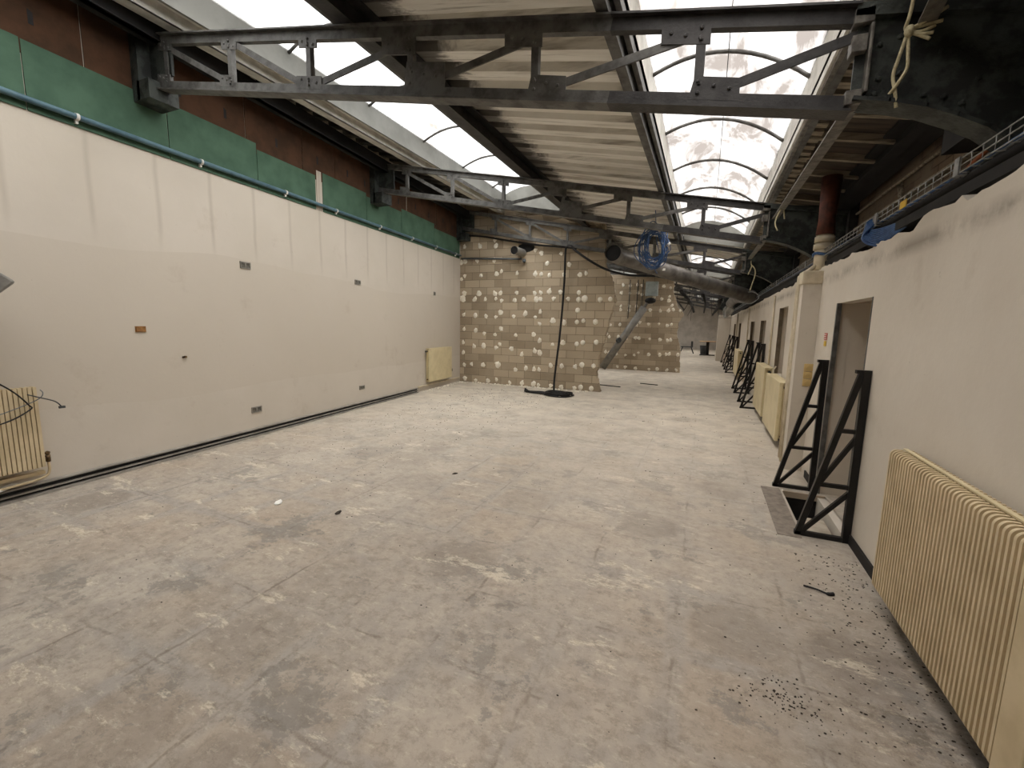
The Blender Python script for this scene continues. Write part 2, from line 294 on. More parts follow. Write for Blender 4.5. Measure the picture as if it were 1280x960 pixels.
# ------------------------------------------------------------------ mesh helpers
class MB:
    def __init__(s): s.bm = bmesh.new()
    def box(s, c, size, m=None):
        v = bmesh.ops.create_cube(s.bm, size=1)['verts']
        mt = Matrix.Translation(Vector(c)) @ (m or Matrix.Identity(4)) @ Matrix.Diagonal((size[0], size[1], size[2], 1))
        bmesh.ops.transform(s.bm, matrix=mt, verts=v); return s
    def box2(s, a, b):
        return s.box([(a[i] + b[i]) / 2 for i in range(3)], [abs(b[i] - a[i]) for i in range(3)])
    def bar(s, p, q, w, t, up=(0, 1, 0)):
        # box from p to q; t measured along `up`, w across it
        p, q, up = Vector(p), Vector(q), Vector(up); d = q - p; L = d.length; z = d.normalized()
        y = (up - z * up.dot(z)).normalized(); x = y.cross(z)
        m = Matrix(((x[0], y[0], z[0], 0), (x[1], y[1], z[1], 0), (x[2], y[2], z[2], 0), (0, 0, 0, 1)))
        return s.box((p + q) / 2, (w, t, L), m)
    def tube(s, pts, r, n=8, caps=True, closed=False):
        pts = [Vector(p) for p in pts]; N = len(pts); rings = []; ref = None
        for i, p in enumerate(pts):
            if closed: d = pts[(i + 1) % N] - pts[i - 1]
            else: d = pts[min(i + 1, N - 1)] - pts[max(i - 1, 0)]
            if d.length < 1e-9: d = Vector((0, 0, 1))
            d.normalize()
            if ref is None or abs(ref.dot(d)) > .99: ref = Vector((0, 0, 1)) if abs(d.z) < .9 else Vector((1, 0, 0))
            a = (ref - d * ref.dot(d)).normalized(); ref = a; b = d.cross(a)
            rr = r[i] if isinstance(r, (list, tuple)) else r
            rings.append([s.bm.verts.new(p + (a * math.cos(2 * math.pi * k / n) + b * math.sin(2 * math.pi * k / n)) * rr) for k in range(n)])
        for i in range(N if closed else N - 1):
            A, B = rings[i], rings[(i + 1) % N]
            for k in range(n): s.bm.faces.new((A[k], A[(k + 1) % n], B[(k + 1) % n], B[k])).smooth = True
        if caps and not closed:
            s.bm.faces.new(rings[0][::-1]); s.bm.faces.new(rings[-1])
        return s
    def poly(s, pts, ext):
        # polygon pts extruded by vector ext
        ext = Vector(ext); a = [s.bm.verts.new(Vector(p)) for p in pts]; b = [s.bm.verts.new(Vector(p) + ext) for p in pts]
        n = len(pts); s.bm.faces.new(a[::-1]); s.bm.faces.new(b)
        for i in range(n): s.bm.faces.new((a[i], a[(i + 1) % n], b[(i + 1) % n], b[i]))
        return s
    def quadgrid(s, rows):
        vs = [[s.bm.verts.new(Vector(p)) for p in r] for r in rows]
        for i in range(len(vs) - 1):
            for j in range(len(vs[0]) - 1):
                s.bm.faces.new((vs[i][j], vs[i + 1][j], vs[i + 1][j + 1], vs[i][j + 1]))
        return s
    def ball(s, c, r, sub=1, sc=(1, 1, 1)):
        v = bmesh.ops.create_icosphere(s.bm, subdivisions=sub, radius=r)['verts']
        bmesh.ops.transform(s.bm, matrix=Matrix.Translation(Vector(c)) @ Matrix.Diagonal((*sc, 1)), verts=v); return s
    def mesh(s, name, material, smooth=False):
        bmesh.ops.recalc_face_normals(s.bm, faces=s.bm.faces[:])
        me = bpy.data.meshes.new(name); s.bm.to_mesh(me); s.bm.free(); me.materials.append(material)
        if smooth:
            for p in me.polygons: p.use_smooth = True
        return me
    def build(s, name, material, parent=None, smooth=False, bevel=0, loc=None, kind=None, label=None):
        o = bpy.data.objects.new(name, s.mesh(name, material, smooth)); COL.objects.link(o)
        if parent: o.parent = parent
        if loc: o.location = loc
        if bevel:
            b = o.modifiers.new('edge', 'BEVEL'); b.width = bevel; b.segments = 2; b.limit_method = 'ANGLE'
        if kind: o['kind'] = kind
        if label: o['label'] = label
        return o
def tag(o, label, cat, group=None):
    o['label'] = label; o['category'] = cat
    if group: o['group'] = group
    return o
def empty(name, label, cat, loc=(0, 0, 0), rz=0, group=None):
    o = bpy.data.objects.new(name, None); COL.objects.link(o); o.location = loc; o.rotation_euler = (0, 0, rz); o.empty_display_size = .1
    return tag(o, label, cat, group)
def struct_empty(name, loc=(0, 0, 0)):
    o = bpy.data.objects.new(name, None); COL.objects.link(o); o.location = loc; o['kind'] = 'structure'; o.empty_display_size = .1
    return o
KIDS = {}
def copy_tree(o, parent=None):
    c = o.copy(); COL.objects.link(c)
    if parent: c.parent = parent
    for ch in [x for x in bpy.data.objects if x.parent == o]: copy_tree(ch, c)
    return c
def catmull(P, n=8):
    P = [Vector(p) for p in P]; Q = [P[0]] + P + [P[-1]]; out = []
    for i in range(1, len(Q) - 2):
        for k in range(n):
            t = k / n; a, b, c, d = Q[i - 1:i + 3]
            out.append(.5 * ((2 * b) + (c - a) * t + (2 * a - 5 * b + 4 * c - d) * t * t + (3 * b - a - 3 * c + d) * t ** 3))
    out.append(P[-1]); return out

# ------------------------------------------------------------------ floor with its pit
PX0, PX1, PY0, PY1 = .82, XR + .06, 3.97, 4.97
mb = MB()
xs = [-6.8, PX0, PX1, 2.2]; ys = [YB - .2, PY0, PY1, YF + .3]
for i in range(3):
    for j in range(3):
        if i == 1 and j == 1: continue
        mb.quadgrid([[(xs[i], ys[j], 0), (xs[i + 1], ys[j], 0)], [(xs[i], ys[j + 1], 0), (xs[i + 1], ys[j + 1], 0)]])
bmesh.ops.remove_doubles(mb.bm, verts=mb.bm.verts, dist=1e-4)
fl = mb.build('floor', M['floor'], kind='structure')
mb = MB()
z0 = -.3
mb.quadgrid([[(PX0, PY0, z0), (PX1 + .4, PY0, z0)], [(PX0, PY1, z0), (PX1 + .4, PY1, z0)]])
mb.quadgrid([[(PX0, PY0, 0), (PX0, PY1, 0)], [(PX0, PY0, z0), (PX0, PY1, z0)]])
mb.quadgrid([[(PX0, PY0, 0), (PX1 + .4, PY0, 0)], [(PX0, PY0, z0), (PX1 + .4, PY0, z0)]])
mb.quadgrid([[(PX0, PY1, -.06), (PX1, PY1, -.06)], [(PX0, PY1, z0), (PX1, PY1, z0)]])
mb.build('pit', M['soot_and_shade'], fl)  # pit faces near-black, the shade of the hole painted into their colour
mb = MB()
for k in range(150):
    x, y = rnd.uniform(PX0 + .04, PX1 + .2), rnd.uniform(PY0 + .1, PY1 - .06); s = rnd.uniform(.01, .035)
    mb.ball((x, y, z0 + .02 + rnd.uniform(0, .03)), s, 1, (rnd.uniform(.7, 1.5), 1, rnd.uniform(.4, .9)))
mb.box2((PX0, PY0 + .02, z0), (PX1 + .3, PY1 - .12, z0 + .03))
mb.build('rubble', M['rubble'], fl, kind='stuff')
MB().box2((PX0 + .005, PY1 - .02, -.06), (PX1, PY1 + .03, -.001)).build('floor_edge_board', M['tan'], fl)
tag(MB().box2((.9, 3.99, -.27), (1.08, 4.5, -.07)).build('concrete_block', M['slab'], bevel=.006), 'pale concrete block lying in the floor pit under the door', 'block')
mb = MB().box2((.635, 3.84, -.01), (.8, 5.0, .004))
mb.build('trim_1', M['plate'], kind='structure')

# ------------------------------------------------------------------ left wall
mb = MB(); rows = []
ys = [YB + (10.7 - YB) * i / 30 for i in range(31)]
T = .12
mb.poly([(wall_x(YB), YB, 0), (wall_x(10.69), 10.69, 0), (-6.235, YF, 0), (-6.235 - T, YF, 0), (wall_x(10.69) - T, 10.69, 0), (wall_x(YB) - T, YB, 0)], (0, 0, 4.95))
mb.build('wall_left', M['left'], kind='structure')
def on_left(y, z, off): return Vector((wall_x(y) + off, y, z))
def left_panel(mbx, y0, y1, za0, za1, zb0, zb1, th, off=0.0):
    a = [on_left(y0, za0, off), on_left(y1, zb0, off), on_left(y1, zb1, off), on_left(y0, za1, off)]
    return mbx.poly(a, (th, 0, 0))
greens = [(-1.0, 1.98, 3.895, ), (1.99, 3.13, 3.89), (3.14, 4.25, 3.91), (4.26, 5.3, 3.835), (5.46, 6.55, 3.92), (6.56, 7.70, 3.865), (7.71, 9.1, 3.93), (9.11, 10.5, 3.83)]
gl = ['running out of the frame', 'below the nearest black truss end', 'with a cracked corner beside the truss end', 'lower than its neighbours, before the white gap',
      'right after the white gap', 'below the second truss end', 'stepping up after the second truss end', 'touching the block partition']
for (y0, y1, zt), l in zip(greens, gl):
    tag(left_panel(MB(), y0, y1, 3.33, zt, 3.33, zt, .014).build('green_plasterboard', M['green']), 'green plasterboard strip ' + l, 'board', 'green boards along the top of left wall')
browns = [(-1.0, 1.2), (1.21, 2.42), (2.43, 3.0), (3.01, 4.1), (4.11, 5.05), (5.06, 5.75), (5.76, 6.82), (6.83, 7.9), (7.93, 9.2), (9.22, 10.35)]
bl = ['running out of the frame at the left', 'with dark slots left of the near truss end', 'narrow, touching the near truss end', 'just beyond the near truss end', 'second beyond the near truss end',
      'above the white gap in the green boards', 'touching the second truss end', 'just beyond the second truss end', 'between second truss end and partition', 'with a broken corner at the partition']
for (y0, y1), l in zip(browns, bl):
    mb = left_panel(MB(), y0, y1, 3.78, 4.62, 3.78, 4.62, .01)
    o = tag(mb.build('brown_fibreboard', M['brown']), 'red-brown fibreboard panel ' + l, 'board', 'brown boards under the left eave')
    n = max(1, int((y1 - y0) / .5))
    for k in range(n):
        if y1 - y0 < .6: break
        mb = MB(); yy = y0 + (k + .5) * (y1 - y0) / n + rnd.uniform(-.06, .06); zz = rnd.uniform(3.97, 4.05)
        left_panel(mb, yy, yy + .035, zz, zz + .12, zz, zz + .1, .003, .0095)
        mb.build('slot', M['soot_and_shade'], o)
# eave beam
mb = MB(); mb.poly([on_left(YB, 4.31, .28), on_left(10.45, 4.31, .28), on_left(10.45, 4.5, .28), on_left(YB, 4.5, .28)], (.07, 0, 0))
mb.poly([on_left(YB, 4.31, .2), on_left(10.45, 4.31, .2), on_left(10.45, 4.325, .2), on_left(YB, 4.325, .2)], (.17, 0, 0))
tag(mb.build('eave_beam', M['soot_and_shade']), 'sooty dark steel beam running under the left eave', 'beam')
# blue pipe with clips
pt = empty('wall_pipe', 'blue-grey plastic pipe clipped along the green boards', 'pipe')
MB().tube([on_left(y, 3.405, .05) for y in (-1, 3, 7, 10.5)], .026, 12).build('tube', M['bluepipe'], pt)
for y in (1.2, 2.31, 3.46, 4.68, 5.72, 6.92, 8.07, 9.14, 10.2):
    MB().tube([on_left(y - .012, 3.405, .05), on_left(y + .012, 3.405, .05)], .032, 12).box(on_left(y, 3.365, .03), (.03, .02, .03)).build('pipe_clip', M['white'], pt)
# skirting trunking
be = struct_empty('baseboard_left')
def strip(mbx, y0, y1, z0, z1, a, b): return mbx.poly([on_left(y0, z0, a), on_left(y1, z0, a), on_left(y1, z1, a), on_left(y0, z1, a)], (b - a, 0, 0))
strip(MB(), -2, 8.25, .0, .02, 0, .06).build('trunking_base', M['trunk_grey'], be)
strip(MB(), -2, 8.25, .098, .112, 0, .05).build('trunking_lip', M['trunk_grey'], be)
strip(MB(), -2, 8.25, .045, .06, .0, .045).build('trunking_rail', M['trunk_grey'], be)
strip(MB(), -2, 8.25, .02, .098, .0, .012).build('trunking_channel', M['black'], be)
strip(MB(), 8.3, 10.5, .1, .13, 0, .03).build('pipe_cover', M['cream'], be)
# sockets and marks on the left wall
def socket(y, z, wd, h, label, gangs):
    t = empty('wall_box', label, 'socket box', on_left(y, z, 0), math.atan(.092), 'electrical back boxes on the left wall')
    mb = MB()
    for s in (-1, 1):
        mb.box((.006, s * (wd / 2 - .006), 0), (.012, .012, h)); mb.box((.006, 0, s * (h / 2 - .006)), (.012, wd, .012))
    if gangs == 2: mb.box((.006, 0, 0), (.012, .014, h))
    mb.build('frame', M['trunk_grey'], t)
    for k in range(gangs):
        g = (wd - .03) / gangs; c = (k - (gangs - 1) / 2) * (g + .008)
        mm = MB().box((.003, c, 0), (.006, g - .004, h - .024))
        for q in (-1, 0, 1): mm.box((.007, c, q * h * .22), (.004, g * .8, .008))
        mm.build('insert', M['boxgrey'], t)
socket(3.99, 2.305, .155, .085, 'double grey back box high on the left wall, nearer of the two double ones', 2)
socket(6.26, 2.3, .155, .08, 'double grey back box high on left wall beside a grey smudge', 2)
socket(9.12, 2.305, .09, .085, 'small dark single back box high on left wall near the partition', 1)
socket(4.03, .365, .16, .08, 'double grey socket box low on left wall, nearer of the two low ones', 2)
socket(6.3, .375, .15, .075, 'grey socket box low on left wall beyond the middle', 1)
socket(10.05, .36, .08, .08, 'small black back box between the cream panel radiator and the partition', 1)
o = MB().box((.004, 0, 0), (.008, .1, .06)).box((.012, -.02, .0), (.01, .05, .045)).build('cover_plate', M['ochre'], loc=on_left(2.69, 1.475, 0)); o.rotation_euler.z = math.atan(.092)
tag(o, 'small brown-orange plate stuck on bare left wall', 'plate')
o = MB().tube([(0, 0, 0), (.03, 0, .005)], .012, 8).box((.004, 0, 0), (.008, .05, .02)).build('pipe_stub', M['brass'], loc=on_left(3.12, 1.15, 0))
tag(o, 'tiny brass pipe stub poking out of left wall above a grey smear', 'pipe stub')
strip(MB(), 5.33, 5.43, 3.34, 3.92, 0, .012).build('trim_2', M['left'], kind='structure')

# ------------------------------------------------------------------ right wall (thin lining with niches), brick wall behind
DOOR = (4.076, 5.05, -.02, 1.855)
NICHES = [(7.78, 8.62, .86, 1.955), (10.3, 11.25, .86, 1.79), (12.55, 13.55, .86, 1.8), (17.2, 18.1, .9, 1.8), (20.2, 21.2, .9, 1.8)]
import bisect
yb = [YB]; y = YB
holes = [DOOR] + NICHES
marks = sorted([h[0] for h in holes] + [h[1] for h in holes])
y = YB
yb = []
while y < YF:
    yb.append(y); y += .06 if 2 < y < 9 else .5
yb = [v for v in yb if all(abs(v - m_) > .03 for m_ in marks)] + marks + [YF]; yb.sort()
zb = sorted(set([-.3, 0.0, 2.06, 2.15] + [h[2] for h in holes] + [h[3] for h in holes]))
TOP = [(-5, 2.27), (2.5, 2.27), (2.72, 2.275), (2.82, 2.255), (2.92, 2.235), (2.98, 2.27), (3.05, 2.255), (3.24, 2.26), (3.33, 2.285), (3.52, 2.225), (3.86, 2.24), (4.45, 2.24), (5.5, 2.265), (5.76, 2.27), (7, 2.25), (12, 2.24), (36, 2.2)]
def top_z(y):
    for (a, za), (b, zb_) in zip(TOP, TOP[1:]):
        if a <= y <= b: return za + (zb_ - za) * (y - a) / (b - a) + .03 * noise.noise(Vector((y * 5, 1.3, 0))) + .022 * noise.noise(Vector((y * 19, 4.3, 0)))
    return 2.24
mb = MB(); V = {}
def vv(y, z):
    k = (round(y, 4), z)
    if k not in V: V[k] = mb.bm.verts.new((XR, y, top_z(y) if z == 'top' else z))
    return V[k]
zz = zb + ['top']
for i in range(len(yb) - 1):
    for j in range(len(zz) - 1):
        ym = (yb[i] + yb[i + 1]) / 2; za = zz[j]; zc = 2.2 if zz[j + 1] == 'top' else (zz[j] + zz[j + 1]) / 2
        if any(h[0] < ym < h[1] and h[2] < zc < h[3] for h in holes): continue
        mb.bm.faces.new((vv(yb[i], za), vv(yb[i + 1], za), vv(yb[i + 1], zz[j + 1]), vv(yb[i], zz[j + 1])))
wr = mb.build('wall_right', M['right'], kind='structure')
so = wr.modifiers.new('thick', 'SOLIDIFY'); so.thickness = .12; so.offset = -1
# make sure the thickness goes away from the room
n = wr.data.polygons[0].normal.x
so.offset = -1 if n < 0 else 1
for k, (y0, y1, z0_, z1_) in enumerate([DOOR] + NICHES):
    nm = 'door_1' if k == 0 else 'window_%d' % (k + 2)
    e = struct_empty(nm); xb = 1.56 if k == 0 else 1.42; zl = -.3 if k == 0 else z0_; a = .238 + XR - XR
    xa = XR + .12
    MB().box2((xa - .003, y1, zl), (xb, y1 + .03, z1_ + .02)).build('reveal', M['tan'] if k else M['right'], e)
    MB().box2((xa, y0 - .03, zl), (xb, y0, z1_ + .02)).build('reveal', M['tan'], e)
    MB().box2((xa, y0 - .03, z1_), (xb, y1 + .03, z1_ + .03)).build('head', M['tan'], e)
    if k: MB().box2((xa, y0, z0_ - .03), (xb, y1, z0_)).build('sill', M['tan'], e)
    MB().box2((xb, y0 - .03, zl), (xb + .03, y1 + .03, z1_ + .03)).build('panel', M['tan'], e)
    if k == 0:
        mb = MB().box2((XR - .006, y1 - .03, -.02), (XR + .03, y1 + .002, z1_)); mb.build('jamb', M['steel'], e, label='grey steel door jamb')
        MB().box2((XR - .004, y0 - .002, 0), (XR + .12, y0 + .012, z1_)).build('jamb', M['steel'], e)
        MB().box2((xa - .06, y1 - .012, -.3), (xb, y1 - .001, -.2)).build('threshold_gap', M['soot_and_shade'], e)
    else:
        MB().box2((XR - .003, y1 - .02, z0_), (XR + .055, y1 - .001, z1_)).build('frame', M['frame_brown'], e)
MB().box2((1.6, YB, -.3), (1.72, YF, 3.5)).build('wall_right_outer', M['brick'], kind='structure')
be = MB().box2((XR - .014, YB, 0), (XR, PY0 - .02, .075)).box2((XR - .014, 5.1, 0), (XR, 5.55, .075)).box2((XR - .03, 5.95, 0), (XR, 9.9, .06)).build('baseboard_right', M['soot_and_shade'], kind='structure')

# pilaster
pe = struct_empty('trim_3')
MB().box2((.945, 5.76, 0), (XR, 5.93, 2.1)).build('casing', M['right'], pe)
MB().box2((.93, 5.745, 2.1), (XR + .02, 5.97, 2.24)).build('cap', M['cream'], pe, bevel=.012)
for (z, l) in ((1.19, 'topmost'), (1.105, 'middle'), (1.02, 'lowest')):
    t = empty('wall_socket', 'yellowed socket plate on the cream pillar, %s of its stack of three' % l, 'socket', (1.078, 5.76, z), 0, 'socket plates stacked on the pillar')
    MB().box((0, -.006, 0), (.088, .012, .08)).build('plate', M['socket'], t, bevel=.003)
    MB().tube([(0, -.012, 0), (0, -.016, 0)], .022, 16).build('outlet', M['socket'], t)
for (x, y, r) in ((.955, 6.02, .026), (.96, 6.2, .02)):
    mb = MB().tube([(x, y, 0.02), (x, y, 1.2), (x + .004, y, 2.05), (x + .01, y, 2.22), (XR - .03, y, 2.32)], r, 12)
    e = tag(mb.build('heating_pipe', M['cream'], smooth=False), 'cream painted riser pipe beside the pillar, ' + ('touching it' if y < 6.2 else 'thinner one behind the first'), 'pipe', 'riser pipes at the pillar')
dp = empty('downpipe', 'stout downpipe rising from pillar top, rust red above and cream below', 'pipe', (1.15, 6.05, 2.2))
MB().tube([(0, 0, .0), (0, 0, .46)], .083, 20).build('lower_pipe', M['cream'], dp)
MB().tube([(0, 0, .3), (0, 0, .36)], .1, 20).tube([(0, 0, .38), (0, 0, .44)], .096, 20).build('collar', M['cream'], dp)
MB().tube([(0, 0, .46), (0, 0, .62), (.01, .01, 1.08)], [.092, .08, .1], 20).build('upper_pipe', M['rust'], dp)
MB().tube([(-.09 * math.cos(a), -.09 * math.sin(a), .25 + .01 * math.sin(a * 3)) for a in [i * math.pi / 8 for i in range(-3, 12)]], .016, 8).build('blue_tie', M['cable_blue'], dp)
# notice on the wall
t = empty('notice_sticker', 'small red and yellow sticker on wall beside the door', 'sticker', (XR, 5.34, 1.5))
MB().box((-.002, 0, .04), (.004, .11, .07)).build('upper_label', M['red'], t)
MB().box((-.002, 0, -.03), (.004, .09, .05)).build('lower_label', M['yellow'], t)
mb = MB()
for q in range(3): mb.box((-.0045, rnd.uniform(-.01, .01), .06 - q * .02), (.001, .085, .006))
mb.build('printed_lines', M['white'], t)

# other walls
MB().box2((-6.9, YB - .15, 0), (2.2, YB, 5.1)).build('wall_back', M['right'], kind='structure')
MB().box2((-6.6, YF, 0), (2.2, YF + .15, 5.0)).build('wall_far', M['farwall'], kind='structure')

# ------------------------------------------------------------------ block partitions
def partition(name, Y, xl, edge, ztop, th, mat_):
    mb = MB(); zs = [z for z, x in edge]; rows = []
    z = 0; levels = []
    while z < edge[-1][0]: levels.append(z); z += .05
    levels.append(edge[-1][0])
    for z in levels:
        for (a, xa), (b, xb_) in zip(edge, edge[1:]):
            if a <= z <= b + 1e-6: xe = xa + (xb_ - xa) * (z - a) / max(b - a, 1e-6); break
        xe += .025 * noise.noise(Vector((z * 6, Y, 0))) + .03 * noise.noise(Vector((z * 17, Y, 3)))
        n = 6; zz_ = z
        rows.append([(xl + (xe - xl) * i / n, Y, min(zz_, ztop(xl + (xe - xl) * i / n))) for i in range(n + 1)])
    mb.quadgrid(rows); o = mb.build(name, mat_, kind='structure')
    s = o.modifiers.new('thick', 'SOLIDIFY'); s.thickness = th
    s.offset = -1 if o.data.polygons[0].normal.y < 0 else 1
    return o
P1 = partition('wall_partition_front', 10.57, -6.25, [(0, -2.28), (.35, -2.37), (.9, -2.32), (1.27, -2.22), (2.0, -2.06), (2.25, -2.0), (2.45, -2.04), (2.78, -2.13), (3.05, -2.27), (3.4, -2.31), (4.75, -2.38)], lambda x: D(x) - .02, .2, M['block'])
P2 = partition('wall_partition_rear', 16.7, -6.235, [(0, -.74), (1.0, -.8), (1.3, -.93), (1.75, -.9), (2.08, -.74), (2.16, -.8), (2.3, -.95), (2.9, -1.15), (3.3, -1.13)], lambda x: D(x) - .02, .2, M['block'])
DABS1 = [(-6.09,3.65),(-5.63,3.65),(-5.15,3.63),(-5.18,3.78),(-4.05,3.45),(-3.88,3.38),(-3.38,3.35),(-6.07,3.26),(-6.18,3.24),(-5.71,3.26),(-5.2,3.26),(-3.73,3.13),(-3.16,3.08),(-6.08,2.87),(-6.18,2.8),(-5.59,2.88),(-5.12,2.91),(-4.98,2.97),(-4.54,2.91),(-4.04,2.89),(-3.88,2.87),(-3.66,2.84),(-3.29,2.84),(-6.08,2.42),(-6.16,2.28),(-5.64,2.41),(-5.76,2.26),(-5.45,2.26),(-5.17,2.41),(-5.0,2.42),(-5.13,2.27),(-4.97,2.21),(-4.53,2.42),(-4.6,2.23),(-4.34,2.25),(-4.04,2.4),(-3.88,2.41),(-3.65,2.45),(-4.0,2.25),(-3.88,2.25),(-3.53,2.25),(-3.35,2.42),(-3.16,2.26),(-4.99,1.91),(-4.28,1.89),(-3.88,1.94),(-6.1,1.85),(-5.75,1.83),(-5.42,1.81),(-5.13,1.78),(-4.6,1.81),(-4.01,1.8),(-3.53,1.72),(-3.23,1.68),(-3.89,1.63),(-6.09,1.46),(-5.73,1.43),(-4.97,1.49),(-5.47,1.34),(-5.14,1.33),(-4.55,1.33),(-4.04,1.36),(-3.87,1.21),(-6.12,1.09),(-5.78,1.0),(-5.49,1.02),(-5.0,1.08),(-5.11,.97),(-4.65,.97),(-3.53,1.12),(-3.25,1.18),(-6.11,.81),(-4.36,.84),(-4.0,.95),(-3.87,.9),(-6.08,.47),(-5.85,.49),(-5.49,.5),(-5.05,.54),(-4.53,.42),(-4.23,.48),(-4.01,.47),(-3.87,.47),(-3.56,.59),(-3.26,.59),(-2.91,.58),(-6.05,.09),(-5.72,.06),(-5.34,.07),(-5.08,.12),(-4.69,.06),(-4.33,.09),(-4.01,.09),(-3.87,.06),(-3.54,.06),(-3.25,.06),(-2.91,.06),(-2.88,2.83),(-2.73,2.86),(-2.89,2.4),(-2.89,2.23),(-2.74,2.25),(-2.36,2.23),(-2.12,2.24),(-2.9,1.97),(-2.91,1.69),(-2.75,1.72),(-2.45,1.7),(-2.89,1.15),(-2.74,1.19),(-2.41,1.21),(-2.74,.64),(-2.45,.63),(-2.75,.08),(-2.48,.07)]
DABS2 = [(-2.9,3.12),(-2.64,3.11),(-2.39,3.13),(-2.23,3.1),(-2.95,2.83),(-2.63,2.83),(-2.35,2.84),(-2.21,2.77),(-2.94,2.36),(-2.95,2.23),(-2.64,2.36),(-2.64,2.21),(-2.38,2.36),(-2.2,2.23),(-1.88,2.22),(-1.79,2.68),(-1.52,2.61),(-1.26,2.69),(-1.55,2.19),(-1.26,2.21),(-1.11,2.24),(-.87,2.2),(-1.71,3.07),(-1.47,3.06),(-1.25,3.0),(-1.27,2.55),(-1.15,2.38),(-3.44,1.72),(-3.31,1.67),(-2.95,1.68),(-2.34,1.68),(-2.23,1.76),(-1.91,1.71),(-1.56,1.73),(-1.27,1.67),(-1.13,1.71),(-3.44,1.33),(-3.32,1.22),(-2.98,1.22),(-2.68,1.18),(-2.36,1.19),(-2.23,1.2),(-1.85,1.18),(-1.49,1.16),(-1.23,1.14),(-1.13,1.16),(-3.43,.65),(-3.31,.62),(-3.01,.58),(-2.69,.54),(-2.36,.57),(-2.22,.66),(-1.85,.61),(-1.46,.62),(-1.25,.64),(-1.14,.67),(-.85,.65),(-2.96,.1),(-2.67,.09),(-2.29,.08),(-1.81,.07),(-1.52,.09),(-1.18,.07),(-.87,.09)]
def dab_mesh(seed, r):
    mb = MB(); mb.ball((0, 0, 0), r, 3, (rnd.uniform(.85, 1.1), .3, rnd.uniform(.95, 1.25)))
    for v in mb.bm.verts:
        k = 1 + .55 * noise.noise(v.co * 13 + Vector((seed * 7.1, 0, 0))) + .3 * noise.noise(v.co * 40 + Vector((seed, 3, 0)))
        v.co.x *= k; v.co.z *= k
        v.co.y *= 1 + .5 * noise.noise(v.co * 30 + Vector((0, seed, 0)))
    return mb.mesh('adhesive_dab', M['dab'], True)
DM = [dab_mesh(i, .054) for i in range(9)]
def put_dabs(L, Y, par, limit=99):
    rest = MB()
    for i, (x, z) in enumerate(L):
        s = rnd.uniform(.85, 1.2) * (1.7 if (x, z) in ((-5.05, .54), (-6.16, 2.28)) else 1.25 if (x, z) in ((-5.18, 3.78), (-2.74, 2.25)) else 1)
        if i < limit:
            o = bpy.data.objects.new('adhesive_dab', DM[i % len(DM)]); COL.objects.link(o); o.parent = par
            o.location = (x, Y, z); o.rotation_euler = (0, rnd.uniform(-.6, .6), 0); o.scale = (s, 1, s)
        else: rest.ball((x, Y, z), .056 * s, 2, (1, .4, 1.1))
    if len(L) > limit: rest.build('adhesive_dabs', M['dab'], par, True, kind='stuff')
    else: rest.bm.free()
put_dabs(DABS1, 10.57, P1); put_dabs(DABS2, 16.7, P2)

# ------------------------------------------------------------------ roof decks
def corrugated(name, x0, x1, y0, y1, pitch, depth, m, lift=0.0):
    mb = MB(); prof = []; y = y0
    while y < y1:
        for t, h in ((0, 0), (.5, 0), (.56, 1), (.94, 1)): prof.append((y + t * pitch, h * depth))
        y += pitch
    mb.quadgrid([[(x, min(py, y1), D(x) + h + lift) for py, h in prof] for x in (x0, x1)])
    return mb.build(name, m, kind='structure')
corrugated('ceiling_deck_middle', -3.0, -.63, YB, YF, .333, .11, M['deck'])
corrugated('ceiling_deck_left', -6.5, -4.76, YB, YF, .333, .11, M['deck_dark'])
MB().poly([(.64, YB, D(.64) + .02), (1.75, YB, D(1.75) + .02), (1.75, YB, D(1.75) + .06), (.64, YB, D(.64) + .06)], (0, YF - YB, 0)).build('ceiling_planks_right', M['plank'], kind='structure')
for (x0, x1, segs, nm) in ((-4.78, -3.0, SEG_L, 'left'), (-.64, .66, SEG_R, 'right')):
    a = YB
    for i, (s0, s1) in enumerate(segs + [(YF, YF)]):
        if s0 > a + .01: corrugated('ceiling_infill_' + nm, x0, x1, a, s0, .333, .11, M['deck'], .0)
        a = s1

# ------------------------------------------------------------------ skylights
def skylight(n, x0, x1, y0, y1, ribs, pane, rise, hl, hr):
    e = struct_empty('window_%d' % n)
    zl, zr = D(x0) + hl, D(x1) + hr
    def arc(t): return (x0 + (x1 - x0) * t, zl + (zr - zl) * t + rise * 4 * t * (1 - t))
    N = 14
    mb = MB(); mb.quadgrid([[(arc(i / N)[0], y, arc(i / N)[1]) for y in (y0, y1)] for i in range(N + 1)])
    mb.build('pane', pane, e, True)
    t = .03
    um = M['upstand'] if x0 < -2 else M['white_metal']
    MB().box2((x0 - t, y0, D(x0) - .04), (x0, y1, zl + .02)).build('upstand', um, e)
    MB().box2((x1, y0, D(x1) - .04), (x1 + t, y1, zr + .02)).build('upstand', um, e)
    for yy, s in ((y0, -1), (y1, 1)):
        pts = [(x0, yy, D(x0) - .02)] + [(arc(i / N)[0], yy, arc(i / N)[1]) for i in range(N + 1)] + [(x1, yy, D(x1) - .02)]
        MB().poly(pts, (0, s * .03, 0)).build('end_panel', M['upstand'], e)
    for y in ribs:
        if y0 < y < y1 - .1: MB().tube([(arc(i / N)[0], y, arc(i / N)[1] - .018) for i in range(N + 1)], .019, 6).build('rib', M['steel'], e)
    MB().tube([(arc(.5)[0], y0, arc(.5)[1] - .03), (arc(.5)[0], y1, arc(.5)[1] - .03)], .004, 5).build('ridge_wire', M['steel'], e)
n = 10
for (a, b) in SEG_L:
    skylight(n, -4.75, -3.02, a, b, [1.36 * k + 5.44 - 1.36 * 8 for k in range(31)], M['paneL'], .3, .25, .25); n += 1
